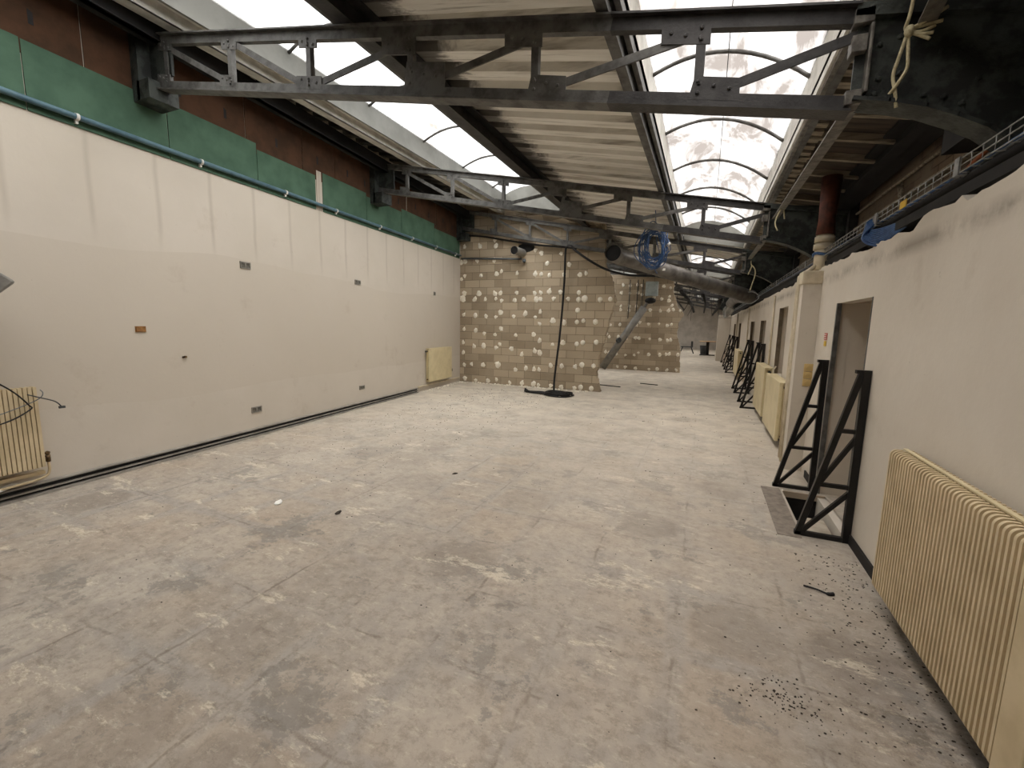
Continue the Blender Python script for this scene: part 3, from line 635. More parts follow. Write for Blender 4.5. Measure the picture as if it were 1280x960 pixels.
for (a, b) in SEG_R:
    skylight(n, -.62, .64, a, b, [1.36 * k + 4.56 - 1.36 * 7 for k in range(31)], M['paneR'], .2, .27, .27); n += 1

# ------------------------------------------------------------------ purlins along the roof
def along(mb, x0, x1, zo0, zo1, y0=YB, y1=YF):
    # strip along Y from x0..x1, zo0..zo1 relative to the deck underside
    return mb.poly([(x0, y0, D(x0) + zo0), (x1, y0, D(x1) + zo0), (x1, y0, D(x1) + zo1), (x0, y0, D(x0) + zo1)], (0, y1 - y0, 0))
mb = MB(); along(mb, -5.12, -4.92, -.14, -.125); along(mb, -4.93, -4.92, -.14, .0); along(mb, -4.93, -4.86, -.012, .0)
tag(mb.build('roof_purlin', M['white_metal']), 'pale flat purlin under the left edge of the left skylight', 'purlin', 'long purlins carrying the roof')
pu = empty('roof_purlin', 'wide dark grooved purlin on the right edge of left skylight', 'purlin', (0, 0, 0), 0, 'long purlins carrying the roof')
mb = MB(); along(mb, -2.85, -2.68, -.185, -.17); along(mb, -2.775, -2.76, -.185, 0); along(mb, -2.88, -2.64, -.015, .0); mb.build('beam', M['steel_dark'], pu)
mb = MB(); along(mb, -3.03, -2.95, -.1, -.088); along(mb, -3.03, -3.015, -.1, .06); along(mb, -2.965, -2.95, -.1, 0); mb.build('edge_channel', M['steel'], pu)
pu = empty('roof_purlin', 'brown-grey purlin on the left edge of right skylight', 'purlin', (0, 0, 0), 0, 'long purlins carrying the roof')
mb = MB(); along(mb, -.76, -.68, -.185, -.0); mb.build('beam', M['steel'], pu)
mb = MB(); along(mb, -.66, -.62, -.11, .03); mb.build('edge_channel', M['steel'], pu)
pu = empty('roof_purlin', 'pale kerb purlin on the right edge of right skylight', 'purlin', (0, 0, 0), 0, 'long purlins carrying the roof')
mb = MB(); along(mb, .66, .69, -.06, .1); mb.build('edge_channel', M['steel_lit'], pu)
mb = MB(); along(mb, .69, .74, -.07, .02); mb.build('beam', M['steel'], pu)
mb = MB(); along(mb, 1.3, 1.5, -.2, -.185); along(mb, 1.39, 1.41, -.2, .0); along(mb, 1.3, 1.5, -.02, .0)
tag(mb.build('roof_purlin', M['soot_and_shade']), 'sooty wide-flanged purlin under the right eave', 'purlin', 'long purlins carrying the roof')
# roof sheet ends (comb) and battens on the right slope
mb = MB(); y = YB
while y < YF - .2:
    along(mb, .745, .83, -.05, .02, y, y + .09); y += .17
mb.build('trim_4', M['batten'], kind='structure')
bt = struct_empty('trim_5'); 
y = YB + .02
while y < 24:
    along(MB(), .76, 1.6, -.045, .02, y, y + .05).build('batten', M['batten'], bt); y += .5

# ------------------------------------------------------------------ trusses
def zl(x): return 2.885 - .2 * x
def zu(x): return 3.30 - .2 * x
def rivet(mb, x, z, y): mb.ball((x, y, z), .013, 1, (1, .8, 1))
def truss(Y, label, detail=True):
    xl = wall_x(Y)
    t = empty('roof_truss', label, 'truss', (0, Y, 0), 0, 'riveted roof trusses')
    J = -.66
    def chord(x0, x1, zf, up, m, nm):
        mb = MB(); s = 1 if up else -1
        mb.bar((x0, 0, zf(x0)), (x1, 0, zf(x1)), .075, .05, (0, 1, 0))
        mb.bar((x0, 0, zf(x0) + s * .042), (x1, 0, zf(x1) + s * .042), .012, .12, (0, 1, 0))
        return mb.build(nm, m, t)
    chord(xl + .02, J, zl, False, M['steel'], 'lower_chord'); chord(J, .6, zl, False, M['steel_dark'], 'lower_chord')
    chord(xl + .3, J, zu, True, M['steel'], 'upper_chord'); chord(J, .6, zu, True, M['steel_dark'], 'upper_chord')
    VX = [-5.1, -4.157, -3.185, -2.158, -1.161, -.142]
    for x in VX:
        m = M['steel_dark'] if x > J else M['steel']
        MB().bar((x, -.018, zl(x) + .02), (x, -.018, zu(x) - .02), .05, .012).bar((x + .02, .0, zl(x) + .02), (x + .02, .0, zu(x) - .02), .012, .04).build('vertical_strut', m, t)
    def diag(x0, z0, x1, z1):
        m = M['steel_dark'] if max(x0, x1) > 0 else M['steel']
        MB().bar((x0, -.012, z0), (x1, -.012, z1), .05, .012).bar((x0, .01, z0 + .02), (x1, .01, z1 + .02), .012, .045).build('diagonal_brace', m, t)
    diag(VX[0], zu(VX[0]) - .06, VX[1] - .06, zl(VX[1]) + .06)
    diag(VX[1] + .06, zu(VX[1]) - .06, VX[2] - .12, zl(VX[2]) + .08)
    for a, b in ((2, 3), (3, 4), (4, 5)): diag(VX[a] + .1, zl(VX[a]) + .03, VX[b] - .08, zu(VX[b]) - .07)
    diag(VX[5] + .1, zl(VX[5]) + .03, .6, 3.09)
    for i, x in enumerate(VX):
        m = M['steel_dark'] if x > J else M['steel']
        # lower plate
        for low in (True, False):
            f = zl if low else zu
            if low: w0, w1, h = ((-.14, .14, .1) if i == 2 else (-.05, .22, .12) if i > 1 else (-.15, .05, .1))
            else: w0, w1, h = ((-.22, .05, -.12) if i > 2 else (-.1, .1, -.1))
            if i == 3 and low: w0, w1, h = -.06, .3, .2
            if i == 3 and not low: w0, w1, h = -.26, .05, -.16
            tip = .07 if low else -.07
            pts = [(x + w0, -.026, f(x + w0)), (x + w1, -.026, f(x + w1)), (x + w1 + (0 if low else .0), -.026, f(x + w1) + h), (x + w0 + (.03 if low and i > 2 else 0), -.026, f(x + w0) + h)]
            mb = MB().poly(pts, (0, .01, 0))
            if detail:
                for q in range(3):
                    u = x + w0 + (w1 - w0) * (.2 + .3 * q); rivet(mb, u, f(u) + h * .62 - .012 * (q - 1), -.026)
                rivet(mb, x, f(x) + h * .3, -.03); rivet(mb, x, f(x) + h * .8, -.03)
            mb.build('gusset_plate', m, t)
    # wall end: post and corbel box
    mb = MB().box2((xl - .02, -.13, 3.77), (xl + .14, .14, 4.42)).box2((xl, -.012, 3.99), (xl + .48, .012, zu(xl + .4)))
    mb.box2((xl + .1, -.13, 3.77), (xl + .3, .14, 3.95 if True else 4))
    mb.build('end_bracket', M['steel_green'], t)
    # right end: big web plate bending down onto a column
    xe = 1.59
    low = [(.60, 2.775), (.75, 2.74), (.9, 2.69), (1.02, 2.63), (1.14, 2.56), (1.3, 2.42), (1.44, 2.24)]
    web = [(p[0], -.008, p[1]) for p in low] + [(xe, -.008, 2.2), (xe, -.008, 3.12), (1.1, -.008, 3.16), (.60, -.008, 3.22)]
    MB().poly(web, (0, .016, 0)).build('haunch_plate', M['steel_green'], t)
    mb = MB()
    for (a, b) in zip(low, low[1:]): mb.bar((a[0], 0, a[1]), (b[0] + .006, 0, b[1] - .003), .018, .15)
    mb.build('haunch_flange', M['steel_green'], t)
    MB().bar((.58, 0, 3.2), (1.5, 0, 3.04), .06, .1).build('haunch_top_angle', M['steel_green'], t)
    mb = MB().box2((.575, -.05, 3.13), (.66, .03, 3.2)).box2((.575, -.05, 3.0), (.64, .03, 3.08)).box2((.57, -.055, 2.75), (.64, .03, 2.82)).box2((.645, -.06, 2.8), (.66, .06, 3.12))
    mb.build('end_cleat', M['steel_lit'], t, bevel=.004)
    if detail:
        mb = MB()
        for (x, z) in ((.7, 3.03), (.78, 3.05), (.71, 2.87), (.79, 2.88), (.95, 2.95), (1.1, 2.8), (.9, 2.76), (.98, 2.74), (1.05, 2.7), (.7, 2.8)): mb.ball((x, -.01, z), .016, 1, (1, .7, 1))
        mb.build('rivets', M['steel_green'], t)
    MB().box2((1.5, -.1, 0 if False else 2.0), (1.59, .1, 3.15)).build('column_head', M['steel_dark'], t)
    return t
truss(2.95, 'first big riveted truss across the room, its black right third ending in a peeling haunch')
truss(6.8, 'second riveted roof truss crossing below both skylights, before the block partition')
truss(10.44, 'riveted roof truss set against the top of the dotted block partition')
truss(14.5, 'dark roof truss just beyond the grey duct, above the gap between partitions', False)
truss(18.35, 'dark roof truss beyond the rear block partition', False)
for y in (22.2, 26.05, 29.9):
    truss(y, 'dark distant roof truss over the far end of corridor', False)

# diagonal angle struts between trusses on the right slope
def strut(p, q, label):
    mb = MB().bar(p, q, .07, .01, (0, 0, 1)).bar((p[0] + .03, p[1], p[2] + .03), (q[0] + .03, q[1], q[2] + .03), .01, .07, (0, 0, 1))
    tag(mb.build('roof_strut', M['steel_lit']), label, 'strut', 'angle struts between truss ends')
strut((.615, 3.0, 2.76), (.72, 6.74, 3.02), 'pale angle strut rising from first truss foot to second truss head')
strut((.86, 2.93, 3.05), (.62, .3, 3.3), 'pale angle strut above the knotted rope, running toward the viewer')
strut((.615, 6.85, 2.76), (.72, 10.38, 3.02), 'angle strut from the second truss foot to partition truss head')

# ------------------------------------------------------------------ ropes at the truss ends
def rope(name, strands, label, r=.008):
    t = empty(name, label, 'rope', (0, 0, 0), 0, 'rope ends tied to the trusses')
    for s in strands: MB().tube(catmull(s, 6), r, 7).build('strand', M['rope'], t)
    return t
Yr = 2.885
t = rope('tied_rope', [[(.79, Yr, 3.03), (.765, Yr - .01, 2.92), (.755, Yr, 2.85), (.77, Yr - .005, 2.77), (.783, Yr, 2.70)],
          [(.795, Yr, 3.02), (.80, Yr - .012, 2.93), (.803, Yr - .01, 2.87), (.775, Yr - .02, 2.81), (.748, Yr, 2.765)],
          [(.79, Yr, 3.04), (.78, Yr, 3.06), (.785, Yr - .02, 3.1), (.79, Yr - .03, 3.18)],
          [(.8, Yr - .01, 3.045), (.85, Yr - .03, 3.06), (.92, Yr - .03, 3.1)], [(.8, Yr - .01, 3.045), (.86, Yr - .02, 3.045), (.91, Yr - .03, 3.045)],
          [(.8, Yr - .01, 3.03), (.84, Yr - .02, 3.02), (.885, Yr - .03, 3.03)], [(.8, Yr - .01, 3.03), (.84, Yr - .025, 3.005), (.88, Yr - .03, 3.0)], [(.8, Yr - .01, 3.03), (.84, Yr - .02, 3.0), (.87, Yr - .03, 2.975)]],
         'knotted cream rope with frayed ends hanging on the first truss haunch')
MB().ball((.795, Yr - .01, 3.035), .022, 2, (1, 1, 1.3)).build('knot', M['rope'], t, True)
rope('tied_rope', [[(.7, 6.0, 2.98), (.66, 5.95, 2.9), (.64, 5.95, 2.8), (.67, 5.95, 2.72)], [(.72, 6.0, 2.95), (.73, 5.98, 2.85)]], 'cream rope loop hung over the pale strut before second truss', .007)
rope('tied_rope', [[(.76, 10.36, 2.9), (.82, 10.3, 2.82), (.84, 10.3, 2.7), (.8, 10.3, 2.5), (.77, 10.3, 2.38)], [(.77, 10.36, 2.88), (.74, 10.3, 2.78), (.71, 10.3, 2.7)], [(.76, 10.36, 2.9), (.745, 10.34, 2.98)]], 'long frayed cream rope dangling from partition truss haunch', .011)

# ------------------------------------------------------------------ triangular black braces
def brace_parts(root):
    H, B, t = 1.31, .36, .04
    MB().box2((-.05, -.025, 0), (0, .025, H)).build('post', M['brace'], root, bevel=.003)
    MB().bar((-B + .02, 0, .0), (-.05, 0, H), .04, .04).build('raker', M['brace'], root, bevel=.003)
    MB().box2((-B, -.02, 0), (0, .02, .035)).build('base_bar', M['brace'], root, bevel=.003)
    MB().box2((-.09, -.022, H - .015), (.0, .022, H + .01)).build('top_plate', M['brace'], root)
    def xr(z): return -B + .02 + (B - .07) * z / H
    for z in (.43, .86): MB().bar((xr(z), 0, z), (-.03, 0, z), .03, .03).build('rung', M['brace'], root)
    for a, b in ((.02, .40), (.45, .83)): MB().bar((xr(a) + .015, 0, a), (-.03, 0, b), .03, .03).build('diagonal', M['brace'], root)
BR = [(3.915, 'tall black triangular steel brace standing at the near edge of the floor pit', 0), (5.07, 'black triangular steel brace against the far jamb of the door', 0),
      (9.93, 'black triangular brace beside the cream radiator, first of the nearer row', .03), (10.75, 'black triangular brace, second of the nearer row along right wall', -.02),
      (12.2, 'black triangular brace, third of the nearer row along right wall', .04), (13.1, 'black triangular brace ending the nearer row by far radiator', 0),
      (17.7, 'distant black triangular brace, first of the row past the far radiator', .03), (19.1, 'distant black triangular brace, second of the row past far radiator', 0),
      (20.6, 'distant black triangular brace, third of the row past far radiator', -.03), (23.0, 'distant black triangular brace, last of the row past far radiator', 0)]
b0 = None
for i, (y, l, rz) in enumerate(BR):
    if b0 is None:
        b0 = empty('wall_brace', l, 'brace', (XR - .002, y, 0), 0, 'black triangular braces along the right wall'); brace_parts(b0)
    else:
        c = copy_tree(b0); c.location = (XR - .012, y, 0); c.rotation_euler.z = rz; c['label'] = l

# ------------------------------------------------------------------ radiators
def fin_profile(x0, depth, z0, z1, y, wd, n=6):
    # fin in XZ with rounded ends, extruded along y; front of the fin toward -x
    r = min(depth * .55, .03); pts = [(x0, y, z0)]
    for k in range(n + 1):
        a = math.pi / 2 * k / n; pts.append((x0 - depth + r - r * math.sin(a), y, z0 + r - r * math.cos(a)))
    for k in range(n + 1):
        a = math.pi / 2 * k / n; pts.append((x0 - depth + r - r * math.cos(a), y, z1 - r + r * math.sin(a)))
    pts.append((x0, y, z1)); return pts, (0, wd, 0)
rad = empty('ribbed_radiator', 'large cream radiator of many upright ribs on the right wall', 'radiator', (0, 0, 0), 0, None)
mb = MB(); y = 1.86
while y < 3.03:
    p, e = fin_profile(1.045, .055, .13, .955, y, .014); mb.poly(p, e); y += .031
mb.box2((1.012, 1.86, .15), (1.045, 3.05, .93)); mb.build('front_panel', M['radiator'], rad)
mb = MB(); y = 1.88
while y < 3.03:
    p, e = fin_profile(1.1, .04, .13, .953, y, .014); mb.poly(p, e); y += .031
mb.box2((1.075, 1.86, .15), (1.1, 3.05, .93)); mb.build('back_panel', M['radiator'], rad)
MB().box2((.988, 1.72, .13), (1.1, 1.855, .95)).build('end_cover', M['radiator'], rad, bevel=.006)
MB().box2((1.05, 1.86, .955), (1.07, 3.03, .962)).build('top_seam', M['radiator_pale'], rad)
MB().box2((1.09, 2.1, .3), (1.117, 2.15, .8)).box2((1.09, 2.8, .3), (1.117, 2.85, .8)).build('wall_bracket', M['radiator'], rad)

rl = empty('ribbed_radiator', 'cream ribbed radiator at left frame edge with loose cables over it', 'radiator', (wall_x(1.5), 1.5, 0), math.atan(.092))
mb = MB(); y = -1.0
while y < .25:
    for x0, d in ((.125, .05),):
        pts = []
        n_ = 6; wd = .024
        for k in range(n_ + 1):
            a = math.pi * k / n_; pts.append((.06, y + wd / 2 - wd / 2 * math.cos(a), .975 + wd / 2 * math.sin(a)))
        mb.poly([(.07, y, .27)] + [(.07, p[1], p[2]) for p in pts] + [(.07, y + wd, .27)], (.06, 0, 0))
    y += .031
mb.box2((.06, -1.0, .3), (.09, .25, .95)); mb.build('rib_panel', M['radiator'], rl)
MB().tube([(.09, .25, .33), (.09, .30, .33)], .014, 10).tube([(.09, .3, .30), (.09, .3, .36)], .018, 10).build('valve', M['brass'], rl)
MB().ball((.09, .3, .378), .021, 1).build('valve_head', M['brass'], [o for o in COL.objects if o.parent == rl and o.name.startswith('valve')][-1])
MB().tube(catmull([(.09, .3, .3), (.09, .3, .22), (.085, .27, .17), (.08, .15, .15), (.08, -.3, .14), (.08, -1, .13)], 6), .011, 8).build('supply_pipe', M['radiator'], rl)
MB().box2((0, -.6, .4), (.07, -.57, .9)).box2((0, .05, .4), (.07, .08, .9)).build('wall_bracket', M['radiator'], rl)
MB().box2((.0, -1, .185), (.05, .29, .215)).build('lower_rail', M['radiator'], rl)
cb = empty('loose_cable', 'loose black and grey cables hooked over the left ribbed radiator', 'cable', (wall_x(1.6), 1.6, 0))
MB().tube(catmull([(.22, -.35, 1.3), (.18, -.1, 1.08), (.17, .02, .96), (.165, .1, .84), (.165, .105, .8), (.18, -.05, .72), (.2, -.3, .68), (.22, -.6, .7)], 8), .006, 6).build('black_cable', M['black'], cb)
MB().tube(catmull([(.19, -.4, .7), (.17, -.1, .78), (.16, .1, .85), (.15, .18, .89), (.15, .2, .93), (.15, .185, .96)], 8), .004, 6).build('grey_cable', M['cable_grey'], cb)
MB().tube(catmull([(.16, .1, .93), (.165, .16, .9), (.17, .26, .85), (.17, .3, .8)], 8), .005, 6).box((.17, .305, .79), (.02, .04, .02)).build('plug_lead', M['bin'], cb)

def flat_rad(x0, x1, y0, y1, z0, z1, label, m, side=1, rz=0):
    t = empty('panel_radiator', label, 'radiator', (0, 0, 0), 0, 'flat cream panel radiators')
    xf = min(x0, x1) if side > 0 else max(x0, x1); xw = max(x0, x1) if side > 0 else min(x0, x1)
    d = (xw - xf)
    MB().box2((xf, y0, z0), (xf + d * .3, y1, z1)).build('front_panel', m, t, bevel=.008)
    MB().box2((xf + d * .62, y0 + .01, z0), (xf + d * .85, y1 - .01, z1)).build('back_panel', m, t, bevel=.006)
    MB().box2((xf + d * .1, y0 + .015, z1 - .03), (xf + d * .8, y1 - .015, z1 - .005)).build('top_grille', m, t)
    mb = MB()
    for q in range(int((y1 - y0) / .06)):
        mb.box2((xf + d * .3, y0 + .03 + q * .06, z0 + .03), (xf + d * .62, y0 + .035 + q * .06, z1 - .03))
    mb.build('convector_fins', m, t)
    ye = y0 - .02
    MB().tube([(xf + d * .45, ye - .02, z1 - .07), (xf + d * .45, y0 + .04, z1 - .07)], .016, 10).build('valve', M['brass'], t)
    MB().tube([(xf + d * .45, ye - .02, z1 - .07), (xf + d * .45, ye - .06, z1 - .07)], .022, 10).build('valve_head', M['bin'], [o for o in COL.objects if o.parent == t and o.name.startswith('valve')][-1])
    MB().tube([(xf + d * .45, ye, z0 + .06), (xf + d * .45, y0 + .04, z0 + .06)], .014, 10).build('drain_plug', M['brass'], t)
    MB().box2((xf + d * .8, y0 + .2, z0 + .1), (xw - .001 * side, y0 + .24, z1 - .1)).box2((xf + d * .8, y1 - .24, z0 + .1), (xw - .001 * side, y1 - .2, z1 - .1)).build('wall_bracket', m, t)
    return t
flat_rad(.96, XR, 6.75, 8.15, .1, .9, 'flat cream panel radiator beside the pillar pipes, under the tall niche', M['radiator_pale'])
flat_rad(.96, XR, 8.45, 9.8, .12, .96, 'flat cream panel radiator next to the first row of black braces', M['radiator_pale'])
flat_rad(.97, XR, 15.2, 17.0, .12, .93, 'flat cream panel radiator between the two rows of black braces', M['radiator_pale'])
t = flat_rad(.11, 0, -.6, .6, .2, 1.0, 'flat cream panel radiator on left wall beside the block partition', M['radiator_pale'], -1)
t.location = (wall_x(9.25), 9.25, 0); t.rotation_euler.z = math.atan(.092)
for (y, x) in ((8.27, 1.07), (8.34, 1.08)):
    tag(MB().tube([(x, y, .03), (x, y, .95), (x + .03, y + .02, 1.0)], .012, 8).build('heating_pipe', M['bin' if y > 8.3 else 'cream']), ('dark' if y > 8.3 else 'cream') + ' thin feed pipe rising between the two flat radiators', 'pipe', 'thin feed pipes')

# ------------------------------------------------------------------ conduits and pipes further along the right wall
for i, (y, l) in enumerate(((9.2, 'pale vertical conduit on right wall between the niches'), (14.2, 'pale vertical conduit on right wall behind brace row end'), (19.0, 'distant pale conduit on right wall'))):
    tag(MB().tube([(XR - .02, y, .1), (XR - .02, y, 1.6), (XR - .02, y, 2.2)], .016, 8).build('wall_conduit', M['cream']), l, 'conduit')
# cable tray in the slot above the right wall
ct = empty('cable_tray', 'galvanised wire cable tray running along the top of right wall', 'tray')
TX0, TX1, TZ = 1.14, 1.33, 2.42
mb = MB()
for (x, z) in ((TX0, TZ + .07), (TX0, TZ + .035), (TX0, TZ), (TX0 + .06, TZ), (TX0 + .12, TZ), (TX1, TZ), (TX1, TZ + .07)): mb.tube([(x, 1.0, z), (x, 30, z)], .0035, 5)
y = 1.0
while y < 24:
    mb.tube([(TX0, y, TZ + .07), (TX0, y, TZ), (TX1, y, TZ), (TX1, y, TZ + .07)], .003, 4); y += .1 if y < 8 else .3
mb.build('wire_basket', M['wire'], ct)
for y in (3.1, 4.3, 6.9, 9.5): MB().box2((TX0 - .008, y, TZ - .01), (TX0, y + .05, TZ + .08)).box2((TX0, y + .01, TZ - .012), (1.6, y + .04, TZ - .004)).build('tray_bracket', M['wire'], ct)
MB().box2((TX0 - .006, 3.75, TZ - .006), (TX0 - .001, 3.85, TZ + .04)).build('yellow_tag', M['yellow'], ct, label='yellow tag')
for k in range(7):
    ph = rnd.uniform(0, 6); x = TX0 + .03 + k * .022
    pts = [(x + .012 * math.sin(yy * 1.7 + ph), yy, TZ + .016 + .008 * (k % 3) + .006 * math.sin(yy * 2.1 + ph)) for yy in [1 + .5 * q for q in range(58)]]
    tag(MB().tube(pts, .008, 6).build('tray_cable', M['cable_grey'] if k % 3 else M['cable_blue']), 'data cable lying in the wire tray above right wall', 'cable', 'cables lying in the wire tray')
cc = empty('blue_cable_loop', 'loop of blue cables bent over the tray edge above right wall', 'cable')
for k in range(9):
    o = .017 * k
    MB().tube(catmull([(TX0 + .1, 5.1 - o, TZ + .03), (TX0 + .04, 4.55 - o, TZ + .07 - o * .2), (TX0 - .03 - o * .4, 4.42 - o, TZ + .03 - o), (TX0 - .02, 4.3 - o, TZ - .05 - o), (TX0 + .03, 3.95, TZ - .07 - o * .5), (TX0 + .08, 3.5, TZ - .05), (TX0 + .1, 3.3, TZ - .16)], 7), .0075, 6).build('strand', M['cable_blue'], cc)
MB().box2((1.16, 1.0, 2.3), (1.5, 34, 2.36)).build('trim_6', M['soot_and_shade'], kind='structure')
for (x, z, r, m, l) in ((1.2, 2.4, .03, 'soot_and_shade', 'sooty pipe lying below the cable tray'), (1.57, 2.82, .02, 'batten', 'pale conduit clipped along the brick above right wall'), (1.57, 3.0, .014, 'batten', 'upper thin conduit along the brick above right wall')):
    tag(MB().tube([(x, 1.0, z), (x, 8, z), (x, 30, z)], r, 8).build('service_pipe', M[m]), l, 'pipe')
tag(MB().tube(catmull([(1.56, 4.25, 2.55), (1.5, 4.0, 2.66), (1.45, 3.5, 2.7), (1.42, 3.0, 2.74), (1.4, 2.4, 2.755)], 6), .014, 8).build('flex_conduit', M['orange']), 'orange flexible conduit curving down beside the black roof beam', 'conduit')
tag(MB().poly([(1.36, 1.0, 2.78), (1.56, 1.0, 2.78), (1.56, 1.0, 3.2), (1.36, 1.0, 3.2)], (0, 3.0, 0)).build('roof_beam', M['soot_and_shade']), 'deep black boxed beam at upper right along the eave', 'beam')
tag(MB().tube([(1.55, 5.0, 2.35), (1.55, 5.35, 2.95)], .018, 8).tube([(1.54, 5.08, 2.35), (1.54, 5.25, 2.95)], .012, 8).build('slanted_pipe', M['batten']), 'pair of thin slanted pipes against the brick above door', 'pipe')

# ------------------------------------------------------------------ duct and things hung around the partition
A, B = Vector((-1.72, 9.1, 3.0)), Vector((.93, 12.0, 2.36))
dv = (B - A).normalized(); du = empty('air_duct', 'long dusty grey spiral air duct slanting down past the block partition edge', 'duct', A)
mb = MB(); N = 60; L = (B - A).length; DR = .155
md = Vector((-.12, -.95, .06)).normalized()                 # the open end bends toward the room
mb.tube([md * .3, md * .15, dv * .02, dv * .2] + [dv * (L * i / N) for i in range(4, N + 1)], DR, 28, caps=False)
for i in range(3, 44): mb.tube([dv * (L * i / 44 - .006), dv * (L * i / 44 + .006)], DR + .003, 28, caps=False)
mb.build('shell', M['duct'], du)
MB().tube([md * .27, md * .31], DR + .008, 28, caps=False).build('rim', M['duct'], du)
MB().tube([md * .255, md * .262], DR - .003, 28).build('bore', M['black'], du, label='black hollow mouth')
MB().tube([dv * (L - .03), dv * L], DR + .005, 28).build('end_cap', M['duct'], du)
for s in (.9, 2.4):
    p = dv * s; MB().tube([p + Vector((0, 0, -.16)), p + Vector((0, -.0, D((A + p).x) - (A + p).z))], .006, 6).build('hanger_rod', M['steel'], du)
    MB().tube([p - dv * .015, p + dv * .015], DR + .008, 28, caps=False).build('hanger_band', M['steel'], du)
MB().box(dv * 1.1 + Vector((.1, -.12, -.03)), (.06, .02, .05)).build('label_tag', M['white'], du)
tag(MB().tube(catmull([(.75, 11.75, 2.28), (.85, 11.7, 2.45), (1.0, 11.6, 2.42), (1.05, 11.5, 2.3), (.9, 11.5, 2.18), (.75, 11.5, 2.2), (.6, 11.5, 2.27)], 6), .008, 6).build('wire_loop', M['wire']), 'bent galvanised wire loop at the lower end of grey duct', 'wire')
bc = empty('blue_cable_coil', 'tangled coil of blue cable hanging in front of the grey duct', 'cable coil', (-1.0, 8.7, 3.07))
for k in range(20):
    ph = rnd.uniform(0, 6.28); rx, rz = rnd.uniform(.1, .27), rnd.uniform(.22, .42); sh = (rnd.uniform(-.06, .06), rnd.uniform(-.08, .08), rnd.uniform(-.06, .06))
    pts = [(sh[0] + rx * math.cos(a) + .03 * math.sin(3 * a + ph), sh[1] + .06 * math.sin(2 * a + ph), sh[2] + rz * math.sin(a) + .03 * math.cos(2 * a + ph)) for a in [2 * math.pi * i / 28 for i in range(28)]]
    MB().tube(pts, .0075, 6, closed=True).build('cable_turn', M['cable_blue'], bc)
MB().tube(catmull([(0, 0, .3), (.02, .02, .42), (.0, .02, .66)], 5), .008, 6).build('hanging_tail', M['cable_blue'], bc)
MB().tube(catmull([(.1, 0, -.2), (.12, 0, -.32), (.06, 0, -.4), (.1, .02, -.48)], 5), .007, 6).build('loose_tail', M['cable_blue'], bc)
MB().tube([(.24, -.03, .0), (.3, -.03, .06)], .022, 8).build('tape_end', M['white'], bc)
hc = empty('black_cable', 'thick black cable draped along partition top and hanging to a floor coil', 'cable')
MB().tube(catmull([(-6.1, 10.5, 3.92), (-5.5, 10.5, 3.86), (-4.6, 10.48, 3.68), (-3.9, 10.46, 3.55), (-3.2, 10.44, 3.46), (-2.95, 10.42, 3.42)], 6), .022, 8).build('upper_run', M['black'], hc)
MB().tube(catmull([(-3.26, 10.0, .03), (-3.28, 10.1, .4), (-3.24, 10.3, 1.5), (-3.21, 10.38, 2.6), (-3.21, 10.4, 3.36), (-3.17, 10.4, 3.47), (-3.08, 10.4, 3.48), (-2.95, 10.38, 3.36), (-2.6, 10.3, 3.12), (-2.2, 10.3, 2.9), (-1.7, 10.3, 2.76), (-1.1, 10.3, 2.72)], 8), .026, 10).build('hanging_run', M['black'], hc)
cf = empty('cable_coil', 'flat coil of black cable on the floor below the partition', 'cable coil', (-3.0, 9.55, 0))
for k in range(9):
    r = .16 + .017 * k; ox, oy = rnd.uniform(-.05, .05), rnd.uniform(-.05, .05)
    MB().tube([(ox + r * 1.15 * math.cos(a), oy + r * math.sin(a), .022 + .012 * (k % 4) + .01 * math.sin(3 * a + k)) for a in [2 * math.pi * i / 30 for i in range(30)]], .016, 7, closed=True).build('cable_turn', M['black'], cf)
for k in range(4):
    MB().tube(catmull([(-.1, -.05, .03), (-.4, -.1 + .02 * k, .03 + .01 * k), (-.78, -.02 + .03 * k, .03), (-.85, .06, .03 + .02 * k), (-.7, .1 - .02 * k, .03), (-.3, .02, .04)], 7), .015, 7).build('loose_bight', M['black'], cf)
ps = empty('pipe_stub', 'short grey pipe stub jutting from a ragged hole in the partition', 'pipe stub', (-4.42, 10.5, 3.4))
MB().tube([(0, -.42, -.0), (.03, .1, .0)], .1, 20, caps=False).build('sleeve', M['greypipe'], ps)
MB().tube([(0, -.4, 0), (0, -.39, 0)], .096, 20).build('bore', M['black'], ps)
mb = MB().ball((.12, .07, .13), .2, 2, (1.2, .05, .6)); mb.build('ragged_hole', M['soot_and_shade'], ps)
wc = tag(MB().tube([(-6.15, 10.53, 3.33), (-5.0, 10.53, 3.28), (-4.4, 10.53, 3.25)], .022, 10).ball((-4.32, 10.5, 3.2), .05, 2).build('wall_conduit', M['conduit_grey']), 'blue-grey conduit running flat along the upper block partition', 'conduit')
lp = empty('leaning_pipe', 'grey plastic pipe leaning diagonally against the rear block partition', 'pipe', (-3.42, 16.2, 0))
MB().tube([(0, 0, .07), (1.36, .2, 2.3)], .13, 20).build('pipe', M['greypipe'], lp)
MB().tube([(1.3, .19, 2.2), (1.5, .2, 2.55)], .05, 10).build('pole', M['greypipe'], lp)
MB().tube([(.52, -.06, 1.1), (.6, -.12, 1.12)], .09, 14).build('clean_out', M['bin'], lp)
fb = empty('fuse_box', 'pale blue-grey box hung above the leaning pipe', 'box', (-1.85, 16.5, 2.75))
MB().box((0, 0, .2), (.42, .2, .5)).build('body', M['pale_box'], fb, bevel=.01); MB().ball((-.02, -.1, -.22), .14, 2, (1.4, .7, .8)).build('black_bag', M['black'], fb)
mb = MB()
for (x) in (-2.66, -2.38, -2.2): mb.tube([(x, 16.66, 2.0 if x > -2.3 else 1.9), (x + .02, 16.66, 3.3)], .014, 6)
tag(mb.build('wall_cables', M['bin']), 'thin dark cables running down the rear partition', 'cable')
